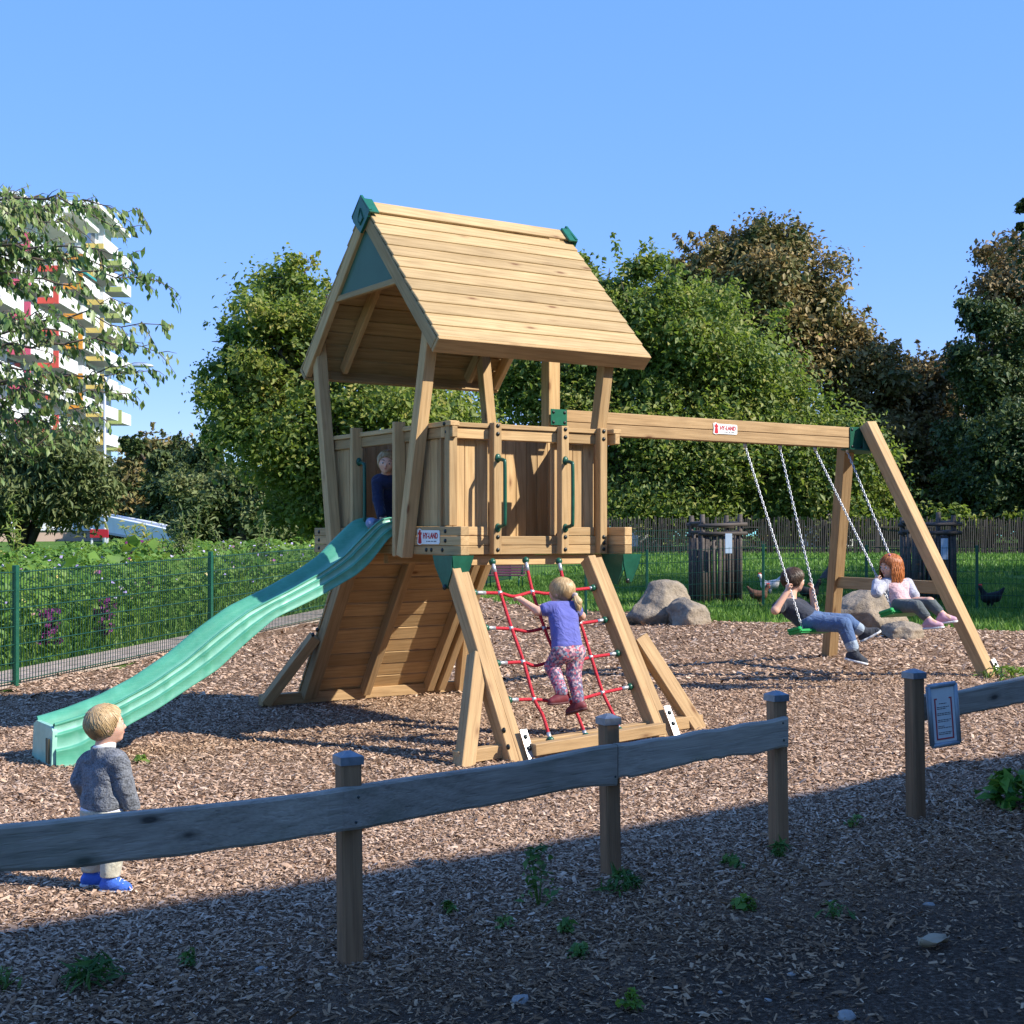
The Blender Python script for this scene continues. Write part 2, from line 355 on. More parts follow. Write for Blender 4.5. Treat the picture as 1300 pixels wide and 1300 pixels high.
g = mobj('wood_chips', np_mesh('wood_chips', *sub_mesh(Fc[~old_shade])), chipm); tag(g, 'loose pale and brown bark chips covering the play area', kind='stuff')
g = mobj('old_shade_chips', np_mesh('old_shade_chips', *sub_mesh(Fc[old_shade])), old_shade_m); tag(g, 'older bark chips and litter in front of the rail fence, browned to offset blue shade', kind='stuff')

# grass on the lawn beyond the chips and the far lawn
def blades(n, fx, fy, hmin, hmax, w, seed, keep=None, lean=.35):
    r = np.random.default_rng(seed); x, y = fx(r, n), fy(r, n)
    if keep is not None: k = keep(x, y); x, y = x[k], y[k]
    n = len(x); a = r.uniform(0, 2 * PI, n); h = r.uniform(hmin, hmax, n); z = ground_z(x, y) - .03
    dx, dy = np.cos(a), np.sin(a); lx, ly = r.normal(0, lean, n) * h, r.normal(0, lean, n) * h
    wv = w * r.uniform(.6, 1.3, n)
    p0 = np.stack([x - dx * wv, y - dy * wv, z], 1); p1 = np.stack([x + dx * wv, y + dy * wv, z], 1)
    m0 = np.stack([x - dx * wv * .7 + lx * .35, y - dy * wv * .7 + ly * .35, z + h * .6], 1); m1 = np.stack([x + dx * wv * .7 + lx * .35, y + dy * wv * .7 + ly * .35, z + h * .6], 1)
    tip = np.stack([x + lx, y + ly, z + h], 1)
    v = np.stack([p0, p1, m1, m0, tip], 1).reshape(-1, 3); b = np.arange(n)[:, None] * 5
    return v, np.concatenate([b + np.array([0, 1, 2]), b + np.array([0, 2, 3]), b + np.array([3, 2, 4])])
GRASS = leaf_mat('grass_blade', [(0.04, 0.11, 0.014), (0.09, 0.20, 0.024), (0.15, 0.28, 0.04), (0.24, 0.36, 0.07)], 0.3, clump=1.2)
def lawnk(x, y): return ~in_chip(x, y) & (x > fence_x(y) + .3) & (np.abs(x) < y * .42)
v, f = blades(150000, lambda r, n: r.uniform(-5, 11, n), lambda r, n: np.sqrt(r.uniform(16 ** 2, 34 ** 2, n)), .06, .13, .010, 5, lawnk)
v2, f2 = blades(40000, lambda r, n: r.uniform(-6, 22, n), lambda r, n: r.uniform(33, 52, n), .08, .16, .022, 6, lawnk)
g = mobj('lawn_grass', np_mesh('lawn_grass', np.concatenate([v, v2]), np.concatenate([f, f2 + len(v)])), GRASS); tag(g, 'short green lawn grass behind the low mesh fence', kind='stuff')
# ---------------------------------------------------------------- play tower (frame: u along the ridge, v to the back, z up)
tower = thing('play_tower', 'tall wooden play tower with pitched plank roof, plank walls, ramp and climbing legs', 'play tower', TM)
BM = {}
def bolt_mesh(r=.016):
    if r not in BM:
        bm = bmesh.new(); bmesh.ops.create_uvsphere(bm, u_segments=8, v_segments=5, radius=r)
        for v in bm.verts: v.co.z = max(v.co.z * .6, -.002)
        BM[r] = bm_mesh(bm, 'bolt', True); BM[r].materials.append(BOLT)
    return BM[r]
def bolt(p, n, parent=None, r=.016):
    q = Vector(n).to_track_quat('Z', 'Y'); return place(bpy.data.objects.new('bolt', bolt_mesh(r)), parent or tower, Matrix.Translation(p) @ q.to_matrix().to_4x4())
VF = .12
# side rails, three high, left and right
for u in (-.035, 1.375):
    for k in range(3): beam('rail', (u, -.04 if u < 0 or k else -.04, 1.3475 + .0665 * k), (u, 2.24, 1.3475 + .0665 * k), .07, .064, PINE, tower)
    beam('rail', (u, .09, 2.166), (u, 2.1, 2.166), .045, .076, PINE, tower); beam('rail', (u, .09, 2.2225), (u, 2.1, 2.2225), .075, .034, PINE, tower)
# front rails
for k, (h, spans) in enumerate(((0, ((.003, .302), (.302, .886), (.886, 1.337))), (1, ((.003, .302), (.302, .886), (.886, 1.337))), (2, ((.003, .294), (.956, 1.232))))):
    for a, e in spans: beam('rail', (a, .21, 1.3475 + .0665 * k), (e, .21, 1.3475 + .0665 * k), .05, .064, PINE, tower)
for a, e in ((-.065, .302), (.302, .886), (.886, 1.3)):
    beam('rail', (a + .001, .21, 2.166), (e - .001, .21, 2.166), .05, .076, PINE, tower); beam('rail', (a + .001, .205, 2.2225), (e - .001, .205, 2.2225), .07, .034, PINE, tower)
beam('rail', (.003, 2.08, 2.166), (1.337, 2.08, 2.166), .05, .076, PINE, tower)
for k in range(3): beam('rail', (.003, 2.09, 1.3475 + .0665 * k), (1.337, 2.09, 1.3475 + .0665 * k), .05, .064, PINE, tower)
# front uprights with bolts
for u, z0 in ((-.031, 1.518), (.335, 1.317), (.920, 1.317), (1.270, 1.317)):
    beam('upright', (u, VF + .032, z0), (u, VF + .032, 2.245), .064, .066, PINE, tower, up=(1, 0, 0))
    zs = [2.165, 2.222] + ([1.35, 1.44] if u > .1 else [])
    if u > 1.2: zs += [1.395]
    for z in zs: bolt((u, VF - .001, z), (0, -1, 0))
# vertical wall planks
def planks(p0, step, n, w, z0, z1, up):
    for i in range(n):
        p = Vector(p0) + Vector(step) * i; dz = random.uniform(-.004, .004)
        beam('wall_plank', (p.x, p.y, z0), (p.x, p.y, z1 + dz), w, .018 + .003 * (i % 2), PINE, tower, up=up)
planks((-.013, .25, 0), (.0985, 0, 0), 4, .0955, 1.45, 2.128, (0, 1, 0))
planks((.925, .25, 0), (.0985, 0, 0), 4, .0955, 1.45, 2.128, (0, 1, 0))
planks((.05, 2.045, 0), (.0985, 0, 0), 14, .0955, 1.45, 2.2, (0, 1, 0))
planks((.10, .80, 0), (.0985, 0, 0), 13, .0955, 1.435, 2.215, (0, 1, 0))
planks((-.03, .27, 0), (0, .0985, 0), 6, .0955, 1.515, 2.128, (1, 0, 0))
planks((-.03, 1.62, 0), (0, .0985, 0), 5, .0955, 1.515, 2.128, (1, 0, 0))
planks((1.372, .27, 0), (0, .0985, 0), 18, .0955, 1.515, 2.128, (1, 0, 0))
# opening uprights by the slide
for v in (.79, 1.462): beam('upright', (-.087, v, 1.30), (-.087, v, 2.275), .042, .09, PINE, tower, up=(1, 0, 0))
for k in range(9): beam('floor_board', (.0, .31 + k * .205, 1.415), (1.34, .31 + k * .205, 1.415), .2, .028, PINE, tower)
for v in (.26, 1.15, 2.0): beam('joist', (-.0, v, 1.276), (1.34, v, 1.276), .07, .072, PINE, tower)
# roof posts
def rpost(p0, p1, w=.09, h=.09): return beam('roof_post', p0, p1, w, h, PINE, tower, up=(1, 0, 0))
rpost((-.117, .655, 1.30), (-.117, .275, 2.9)); rpost((-.117, 1.77, 1.30), (-.117, 2.065, 3.0))
rpost((1.375, .33, 2.24), (1.375, .20, 2.9)); rpost((1.375, 1.83, 2.24), (1.375, 1.965, 3.05))
beam('roof_post', (1.49, 1.115, 1.3), (1.49, 1.115, 3.85), .11, .11, PINE, tower, up=(1, 0, 0))
bolt((-.163, 2.09, 2.89), (-1, 0, 0))
# roof: two plank slopes, rafters, fascia, ridge caps, gable panels
UL, UR, VC, ZR, ZE, HALF = -.19, 1.665, 1.155, 3.90, 2.79, 1.075
roof = None
sl_n = {}
for s in (-1, 1):
    d = Vector((0, s * HALF, ZE - ZR)); ln = d.length; d.normalize(); n = Vector((0, s * (ZR - ZE), HALF)).normalized()
    top = Vector((0, VC, ZR)); sl_n[s] = (d, n, top, ln)
    for u in (UL + .028, UR - .028):          # bargeboards
        a = top + d * (.03) - n * .052; e = top + d * (ln - .01) - n * .052
        o = beam('bargeboard', (u, a.y, a.z), (u, e.y, e.z), .05, .10, PINE, tower, up=n)
    for u in (.15, 1.34):
        a = top + d * .05 - n * .052; e = top + d * (ln - .06) - n * .052
        beam('rafter', (u, a.y, a.z), (u, e.y, e.z), .045, .09, PINE, tower, up=n)
    N = 11; w = (ln - .10) / N
    for i in range(N):
        c = top + d * (.10 + w * (i + .5)) + n * .013; tilt = (d + n * .085).normalized(); nn = (n - d * .085).normalized()
        jit = random.uniform(-.004, .004)
        o = beam('roof_board', (UL + .005 + jit, c.y, c.z), (UR - .005 + jit, c.y, c.z), w + .008, .02, ROOFPINE, tower, up=nn)
    c = top + d * .045 + n * .032
    beam('ridge_board', (UL + .012, c.y, c.z), (UR - .012, c.y, c.z), .125, .022, ROOFPINE, tower, up=n)
    e = top + d * (ln + .012) - n * .038
    beam('fascia_board', (UL, e.y, e.z), (UR, e.y, e.z), .028, .125, PINE, tower, up=n)
for u, du in ((UL - .022, .0), (UR + .022, 0)):     # green ridge end caps: kite plates with a folded hood
    sgn = -1 if u < 0 else 1; t = VC
    poly = [(u, t, 3.985), (u, t + .145, 3.85), (u, t + .115, 3.80), (u, t, 3.70), (u, t - .115, 3.80), (u, t - .145, 3.85)]
    mobj('ridge_cap', prism_mesh(poly, (-sgn * .02, 0, 0), 'ridge_cap'), GREENP, tower)
    for s in (-1, 1):
        d, n, top, ln = sl_n[s]; c = top + d * .065 + n * .052
        cap = beam('ridge_cap', (u, c.y, c.z), (u - sgn * .085, c.y, c.z), .17, .02, GREENP, tower, up=n)
    bm = bmesh.new(); tube_bm(bm, [(u + sgn * .003, t - .045, 3.8), (u + sgn * .003, t, 3.88), (u + sgn * .003, t + .045, 3.8), (u + sgn * .003, t, 3.76), (u + sgn * .003, t - .045, 3.8)], .006, 5)
    mobj('emblem', bm_mesh(bm, 'emblem'), DGREEN, tower)
for u in (UL + .03, UR - .03):
    zb = 3.30; hw = HALF * (ZR - zb) / (ZR - ZE) - .08
    mobj('gable_panel', prism_mesh([(u, VC - hw, zb), (u, VC + hw, zb), (u, VC, ZR - .1)], (.012, 0, 0), 'gable_panel'), PANELG, tower)
    beam('collar_beam', (u + .006, VC - hw - .05, zb - .022), (u + .006, VC + hw + .05, zb - .022), .045, .045, PINE, tower)
# grab handles
def handle(p, out, side):                   # p: post face point between the mounts
    o, s = Vector(out), Vector(side); pts = [Vector(p) + Vector((0, 0, .235)), Vector(p) + Vector((0, 0, .235)) + o * .035, Vector(p) + Vector((0, 0, .225)) + o * .075 , Vector(p) + Vector((0, 0, .185)) + o * .09]
    pts += [Vector((q.x, q.y, 2 * p[2] - q.z)) for q in pts[::-1]]
    h = tube('handle', curve(pts, 26), .0135, DGREEN, tower, 8)
    for dz in (.245, -.245):
        bm = bmesh.new(); bmesh.ops.create_uvsphere(bm, u_segments=10, v_segments=6, radius=.026)
        for v in bm.verts: v.co = Vector(p) + Vector((0, 0, dz)) + o * (max(v.co.x * .6, 0)) + s * v.co.y + Vector((0, 0, v.co.z * 1.25))
        m = bm_mesh(bm, 'mount', True); m.materials.append(DGREEN); place(bpy.data.objects.new('mount', m), h)
handle((.335, VF, 1.75), (0, -1, 0), (1, 0, 0)); handle((.92, VF, 1.75), (0, -1, 0), (1, 0, 0)); handle((-.075, 1.441, 1.77), (0, -1, 0), (1, 0, 0))
# bolts on the left rails
for z in (1.35, 1.415, 1.48):
    bolt((-.071, 2.15, z), (-1, 0, 0)); bolt((-.071, .16 if z > 1.38 else .2, z), (-1, 0, 0))
for v in (.42, .35): bolt((-.071, v, 1.35), (-1, 0, 0))
bolt((-.058, .17, 2.166), (-1, 0, 0)); bolt((-.075, .17, 2.222), (-1, 0, 0))
# climbing legs at the front
def leg(name, p0, p1, w, h, mat=BEAMPINE, up=(0, -1, 0)): return beam(name, p0, p1, w, h, mat, tower, up=up)
NET0, NET1 = Vector((0, -.60, .085)), Vector((0, .02, 1.30))
for uc0, uc1, w in ((-.02, -.085, .066), (1.205, 1.085, .066)):
    for k in (-1, 1):
        z0 = gz(*(L(uc0, -.62, 0).xy)) - .05
        leg('leg', (uc0 + k * .034, -.655, z0 - .0 + .0), (uc1 + k * .034, .03 + .006 * k, 1.275 - .008 * k), w, .115)
for (a, e) in (((-.10, -.30, .66), (-.40, -.62, -.03)), ((1.26, -.30, .72), (1.60, -.60, .02))):
    beam('brace', e, a, .105, .095, BEAMPINE, tower, up=(0, -1, 0))
    bolt(Vector(a) + Vector((-.06 if a[0] < 0 else .06, -.03, -.05)), (-1 if a[0] < 0 else 1, 0, 0), r=.02)
gl, gr = .055, .10
beam('base_beam', (.06, -.715, .075), (1.14, -.715, .13), .07, .075, BEAMPINE, tower)
beam('base_beam', (-.42, -.55, .045), (1.62, -.55, .135), .075, .085, BEAMPINE, tower)
# steel ground anchors on the legs
def anchor(u, v, z, lean, parent=tower, rot=0.0, Mw=None):
    bm = bmesh.new(); bmesh.ops.create_cube(bm, size=1.0)
    for q in bm.verts: q.co = Vector((q.co.x * .052, q.co.y * .007, q.co.z * .25))
    m = bm_mesh(bm, 'ground_anchor'); m.materials.append(STEEL)
    M = Matrix.Translation((u, v, z)) @ Matrix.Rotation(rot, 4, 'Y') @ Matrix.Rotation(lean, 4, 'X')
    o = place(bpy.data.objects.new('ground_anchor', m), parent, M)
    for dz in (.075, -.005):
        q = Vector((0, -1, 0)); place(bpy.data.objects.new('bolt', bolt_mesh(.018)), o, M @ Matrix.Translation((0, -.006, dz)) @ Vector((0, -1, 0)).to_track_quat('Z', 'Y').to_matrix().to_4x4())
    return o
anchor(.045, -.688, .085, -.47, rot=-.04); anchor(1.255, -.682, .155, -.47, rot=-.06)
for u in (-.10, -.12):
    for z, vv in ((.17, -.66), (.06, -.70)): pass
for z in (.20, .10): bolt((-.092, -.66 + (z - .1) * .5, z), (-1, 0, 0), r=.02)
# corner brackets under the platform
for u, du in ((-.155, .02), (1.30, .02)):
    poly = [(u, -.07, 1.315), (u, .19, 1.315), (u, .16, 1.24), (u, .04, 1.09), (u, .005, 1.09), (u, -.06, 1.2)]
    mobj('corner_bracket', prism_mesh(poly, (.02, 0, 0), 'corner_bracket'), DGREEN, tower)
    poly = [(u, -.075, 1.315), (u + .17, -.075, 1.315), (u + .15, -.07, 1.24), (u + .10, -.05, 1.11), (u + .06, -.05, 1.11), (u + .01, -.07, 1.24)]
    mobj('corner_bracket', prism_mesh(poly, (0, .014, 0), 'corner_bracket'), DGREEN, tower)
bolt((-.16, .02, 1.10), (-1, 0, 0), r=.022); bolt((1.36, -.05, 1.12), (0, -1, 0), r=.02)
# climbing ramp at the back: side beams, middle beam, planks, base beam, braces
R0, R1 = Vector((0, 2.08, 1.29)), Vector((0, 2.93, .06)); rd = (R1 - R0).normalized(); rn = Vector((0, -rd.z, rd.y)).normalized()
for u, w in ((.20, .12), (.75, .07), (1.40, .07), (1.52, .07)):
    a, e = R0 - rn * .0, R1; beam('ramp_beam', (u, a.y, a.z), (u, e.y, e.z), w, .10, BEAMPINE, tower, up=rn)
npk = 11; wl_ = (R1 - R0).length / npk
for i in range(npk):
    c = R0 + rd * wl_ * (i + .5) + rn * (.064 + .003 * (i % 2))
    beam('ramp_plank', (.13, c.y, c.z), (1.58, c.y, c.z), wl_ - .006, .024, PINE, tower, up=rn)
beam('base_beam', (-.22, 2.98, .045), (1.72, 2.98, .055), .09, .095, BEAMPINE, tower)
for a, e in (((.11, 2.60, .60), (-.20, 2.93, .03)), ((1.60, 2.60, .60), (1.74, 2.93, .03))):
    beam('brace', e, a, .09, .09, BEAMPINE, tower, up=(0, -1, 0))
bolt((.07, 2.56, .62), (-1, -.3, 0), r=.02); bolt((.10, 2.54, .66), (-1, -.3, 0), r=.02)
# ---------------------------------------------------------------- climbing net
net = thing('climbing_net', 'red rope climbing net stretched between the front legs of the play tower', 'climbing net', TM)
nn_ = Vector((0, NET1.z - NET0.z, -(NET1.y - NET0.y))).normalized()
def npt(x, y): return ray_plane(600 + x / 5, 700 + y / 5, NET0, nn_)
ropes = [[(122, 70), (172, 262), (243, 488), (318, 700), (388, 940), (440, 1040), (490, 1200)],
         [(333, 60), (377, 257), (452, 488), (530, 690), (612, 942), (665, 1050), (715, 1175)],
         [(543, 65), (590, 247), (680, 458), (748, 672), (822, 897), (890, 1040), (930, 1140)],
         [(12, 262), (172, 264), (265, 284), (377, 257), (480, 266), (590, 247), (690, 238), (765, 230)],
         [(85, 485), (243, 490), (350, 506), (452, 488), (570, 480), (680, 458), (840, 434)],
         [(158, 710), (318, 702), (400, 724), (530, 692), (640, 700), (748, 672), (920, 646)],
         [(232, 943), (388, 938), (520, 950), (612, 944), (700, 932), (822, 898), (1000, 858)]]
def twisted(pts, r, n):
    P_ = curve(pts, n); bm = bmesh.new(); tube_bm(bm, P_, r, 8); return P_, bm_mesh(bm, 'rope', True)
for i, rp in enumerate(ropes):
    K = [npt(*q) + nn_ * (.008 if i < 3 else -.004) * -1 for q in rp]; P_, me = twisted(K, .0115, 60); ro = mobj('rope', me, RED, net)
    for a, e in ((P_[0], P_[5]), (P_[-1], P_[-5])):
        tube('ferrule', [a, (a * .3 + e * .7)], .0145, STEEL, ro, 8)
        bm = bmesh.new(); bmesh.ops.create_uvsphere(bm, u_segments=8, v_segments=6, radius=.026); bmesh.ops.translate(bm, vec=a, verts=bm.verts)
        mobj('anchor_socket', bm_mesh(bm, 'anchor_socket', True), DGREEN, ro)
for i in range(3):
    for j in range(4):
        q = [(172, 263), (243, 489), (318, 701), (388, 939), (377, 257), (452, 488), (530, 691), (612, 943), (590, 247), (680, 458), (748, 672), (822, 897)][i * 4 + j]
        bm = bmesh.new(); bmesh.ops.create_uvsphere(bm, u_segments=8, v_segments=6, radius=.021); bmesh.ops.translate(bm, vec=npt(*q), verts=bm.verts)
        mobj('knot_clamp', bm_mesh(bm, 'knot_clamp', True), STEEL, net)

# ---------------------------------------------------------------- wavy slide
slm, nt, b = new_mat('slide_plastic'); b.inputs['Roughness'].default_value = 0.38; b.inputs['Specular IOR Level'].default_value = 0.5
tc = nd(nt, 'ShaderNodeTexCoord')
mp = nd(nt, 'ShaderNodeMapping', i_Vector=tc.outputs['Object'], i_Scale=(3, 60, 60)); n1 = nd(nt, 'ShaderNodeTexNoise', i_Vector=mp.outputs[0], i_Scale=1.5, i_Detail=4.0)
n2 = nd(nt, 'ShaderNodeTexNoise', i_Vector=tc.outputs['Object'], i_Scale=5.0, i_Detail=5.0, i_Roughness=0.7)
base = ramp(nt, n2.outputs['Fac'], [(0.3, (0.03, 0.22, 0.125)), (0.55, (0.045, 0.28, 0.165)), (0.75, (0.08, 0.35, 0.225))])
ge = nd(nt, 'ShaderNodeNewGeometry')
worn = math_n(nt, 'MULTIPLY', ramp(nt, ge.outputs['Pointiness'], [(0.515, (0, 0, 0)), (0.56, (1, 1, 1))]), math_n(nt, 'ADD', n2.outputs['Fac'], 0.1))
c = mix(nt, worn, base, (0.45, 0.72, 0.60)); c = mix(nt, math_n(nt, 'MULTIPLY', n1.outputs['Fac'], 0.22), c, (0.35, 0.62, 0.5))
nt.links.new(c, b.inputs['Base Color']); bump(nt, b, n1.outputs['Fac'], 0.12, 0.003)
slide = thing('slide', 'long wavy sea-green plastic slide running down from the play tower', 'slide', TM)
rimK = [(.02, 1.585), (-.08, 1.585), (-.163, 1.562), (-.302, 1.44), (-.444, 1.303), (-.619, 1.192), (-.863, 1.07), (-1.17, .935), (-1.4, .784), (-1.623, .613), (-1.862, .468), (-2.094, .36), (-2.32, .288), (-2.50, .245), (-2.56, .225)]
botK = [(.02, 1.455), (-.089, 1.45), (-.253, 1.255), (-.368, 1.165), (-.693, 1.003), (-1.006, .873), (-1.217, .712), (-1.422, .538), (-1.645, .413), (-1.841, .299), (-2.053, .20), (-2.2, .12), (-2.30, .0), (-2.40, -.04), (-2.56, -.05)]
def interp(K, u):
    xs = [-k[0] for k in K]; return np.interp(-u, xs, [k[1] for k in K])
def smooth_prof(K, us):
    y = interp(K, us); k = np.array([1, 2, 3, 2, 1.0]); k /= k.sum(); p = np.pad(y, 2, mode='edge'); return np.convolve(p, k, 'valid')
us = np.linspace(.02, -2.505, 110); zr = smooth_prof(rimK, us); zb = smooth_prof(botK, us)
V = []; NS = 0
for i, u in enumerate(us):
    R_, B_ = zr[i], zb[i]; h = R_ - B_
    fl = R_ - min(.165, h * .72)
    hump = .004 * (1 if (i % 12) in (5, 6) else 0)
    near = [(-.020, 0.0), (-.022, .02), (-.016, .05), (-.014, .36), (-.017, .40), (-.015, .425), (.006, .45), (.009, .47), (.010, .70), (.006, .735), (.008, .76), (.028, .785), (.031, .80), (.031, .925), (.022, .95), (.018, .975), (.020, 1.0)]
    sec = [(.930 + a - hump * (.13 < t < .95), B_ + h * t) for a, t in near]
    sec += [(.962, R_ + .004), (.985, R_ - .006), (1.01, R_ - .05), (1.035, fl + .02), (1.075, fl), (1.17, fl - .006)]
    m = [(2.34 - a, z) for a, z in sec[::-1]][1:]
    sec = sec + m + [(1.36, B_ + .02), (1.17, fl - .03), (.98, B_ + .02)]
    NS = len(sec); V += [(u, a, z) for a, z in sec]
Fc = [(i * NS + k, (i + 1) * NS + k, (i + 1) * NS + (k + 1) % NS, i * NS + (k + 1) % NS) for i in range(len(us) - 1) for k in range(NS)]
body = mobj('slide_body', np_mesh('slide_body', V, Fc, True), slm, slide)
BARKD_ = plain('slot_brown', (0.10, 0.09, 0.05), .7); PAPER_ = plain('slot_tan', (0.30, 0.26, 0.16), .7)
# exit lip with three slots
bm = bmesh.new(); i0 = (len(us) - 1) * NS
lip = [Vector(V[i0 + k]) + Vector((-.012, 0, 0)) for k in range(NS)]
lower = [(-2.530, .935, -.05), (-2.530, 1.405, -.05), (-2.520, 1.40, .20), (-2.517, 1.34, .226), (-2.517, .99, .226), (-2.520, .94, .20)]
e = mobj('exit_plate', prism_mesh(lower, (.03, 0, 0), 'exit_plate'), slm, slide)
for k in range(3): beam('slot', (-2.537, .965 + .028 * k, -.01), (-2.537, .965 + .028 * k, .15), .010, .012, BARKD_ if k != 1 else PAPER_, slide, up=(1, 0, 0))
beam('foot_skirt', (-2.545, .925, -.045), (-2.545, 1.415, -.045), .07, .03, slm, slide)

# ---------------------------------------------------------------- swing frame
VB = 1.08; ZB0, ZB1 = 2.272, 2.468
frame_ = thing('swing_stand', 'wooden swing stand with long double beam and leaning A-shaped end legs', 'swing frame', TM)
beam('beam', (1.55, VB, ZB0 + .049), (5.02, VB, ZB0 + .049), .095, .094, BEAMPINE, frame_); beam('beam', (1.55, VB, ZB1 - .049), (5.02, VB, ZB1 - .049), .0945, .095, BEAMPINE, frame_)
def plate(u0, u1, v, z0, z1):
    p = beam('mount_plate', (u0, v, (z0 + z1) / 2), (u1, v, (z0 + z1) / 2), .008, z1 - z0, DGREEN if u0 > 4 else GREENP, frame_)
    for a in (u0 + .025, u1 - .025):
        for z in (z0 + .025, z1 - .025): place(bpy.data.objects.new('bolt', bolt_mesh(.014)), p, Matrix.Translation((a, v - .005, z)) @ Vector((0, -1, 0)).to_track_quat('Z', 'Y').to_matrix().to_4x4())
plate(1.42, 1.58, VB - .065, 2.335, 2.465); plate(4.86, 5.03, VB - .055, ZB0 - .01, ZB1 + .002)
FT0, FT1 = Vector((5.19, -.30, .17)), Vector((5.78, 2.16, .17)); TP0, TP1 = Vector((5.05, VB - .10, 2.50)), Vector((5.0, VB + .12, 2.33))
for a, e in ((FT0, TP0), (FT1, TP1)): beam('leg', a, e + (e - a).normalized() * .0, .11, .125, BEAMPINE, frame_, up=(1, 0, 0))
def on(a, e, z): t = (z - a.z) / (e.z - a.z); return a + (e - a) * t
zc = .98; a, e = on(FT0, TP0, zc), on(FT1, TP1, zc); beam('cross_bar', a + (e - a).normalized() * .06, e - (e - a).normalized() * .06, .05, .115, PINE, frame_)
poly = [(5.035, VB - .11, 2.475), (5.035, VB + .08, 2.475), (5.035, VB + .10, 2.25), (5.035, VB - .16, 2.25)]
poly = [(5.03, VB - .06, 2.478), (5.16, VB - .10, 2.47), (5.20, VB - .2, 2.22), (5.03, VB - .06, 2.26)]
mobj('corner_bracket', prism_mesh(poly, (0, .03, 0), 'corner_bracket'), DGREEN, frame_)
poly = [(4.86, VB - .06, ZB0 - .012), (5.18, VB - .24, ZB0 - .04), (5.18, VB + .2, ZB0 - .04), (4.86, VB + .06, ZB0 - .012)]
mobj('corner_bracket', prism_mesh(poly, (0, 0, .012), 'corner_bracket'), DGREEN, frame_)
anchor(5.255, -.335, .26, -.52, frame_, rot=-.1)

# swings
CHB = {}
def chain(p0, p1, parent):
    p0, p1 = Vector(p0), Vector(p1); n = int((p1 - p0).length / .026); bm = bmesh.new(); M, ln = frame(p0, p1)
    for i in range(n):
        c = -ln / 2 + ln * (i + .5) / n
        P_ = []
        for k in range(11):
            a = 2 * PI * k / 10; q = Vector((math.cos(a) * .0195, math.sin(a) * .0085, 0)); q = Matrix.Rotation((PI / 2) * (i % 2) + .5, 3, 'X') @ q; P_.append(q + Vector((c, 0, 0)))
        tube_bm(bm, P_, .0036, 5, False)
    return mobj('chain', bm_mesh(bm, 'chain', True), STEEL, parent, M)
SEATG = plain('swing_seat_plastic', (0.015, 0.30, 0.07), 0.4, var=0.12)
def swing(u0, u1, vs, zs, label, tilt):
    s = thing('swing', label, 'swing', TM, 'swings hanging from the wooden beam'); uc = (u0 + u1) / 2
    sa, sb = uc - .11, uc + .13
    for a, e in ((u0, sa), (u1, sb)):
        chain((a, VB, ZB0 - .03), (e, vs, zs + .01), s)
        tube('hanger', [(a, VB, ZB0 + .01), (a, VB, ZB0 - .04)], .016, STEEL, s, 8)
    R = Matrix.Translation((uc, vs, zs)) @ Matrix.Rotation(tilt, 4, 'X')
    bm = bmesh.new(); bmesh.ops.create_cube(bm, size=1.0)
    for v in bm.verts: v.co = Vector((v.co.x * .44, v.co.y * .17, v.co.z * .032))
    bmesh.ops.bevel(bm, geom=list(bm.edges), offset=.012, segments=2, affect='EDGES'); seat = mobj('seat', bm_mesh(bm, 'seat'), SEATG, s, R)
    for k in (-1, 1):
        bm = bmesh.new(); bmesh.ops.create_cube(bm, size=1.0)
        for v in bm.verts: v.co = Vector((v.co.x * .045 + k * .205, v.co.y * .15, v.co.z * .03 + .024))
        bmesh.ops.bevel(bm, geom=list(bm.edges), offset=.008, segments=1, affect='EDGES'); mobj('seat_end', bm_mesh(bm, 'seat_end'), SEATG, seat, R)
    return s
swing(3.585, 4.01, .475, .625, 'green swing seat on chains under the boy in jeans', -.22)
swing(4.46, 4.885, .235, .765, 'green swing seat on chains under the red-haired girl', -.30)

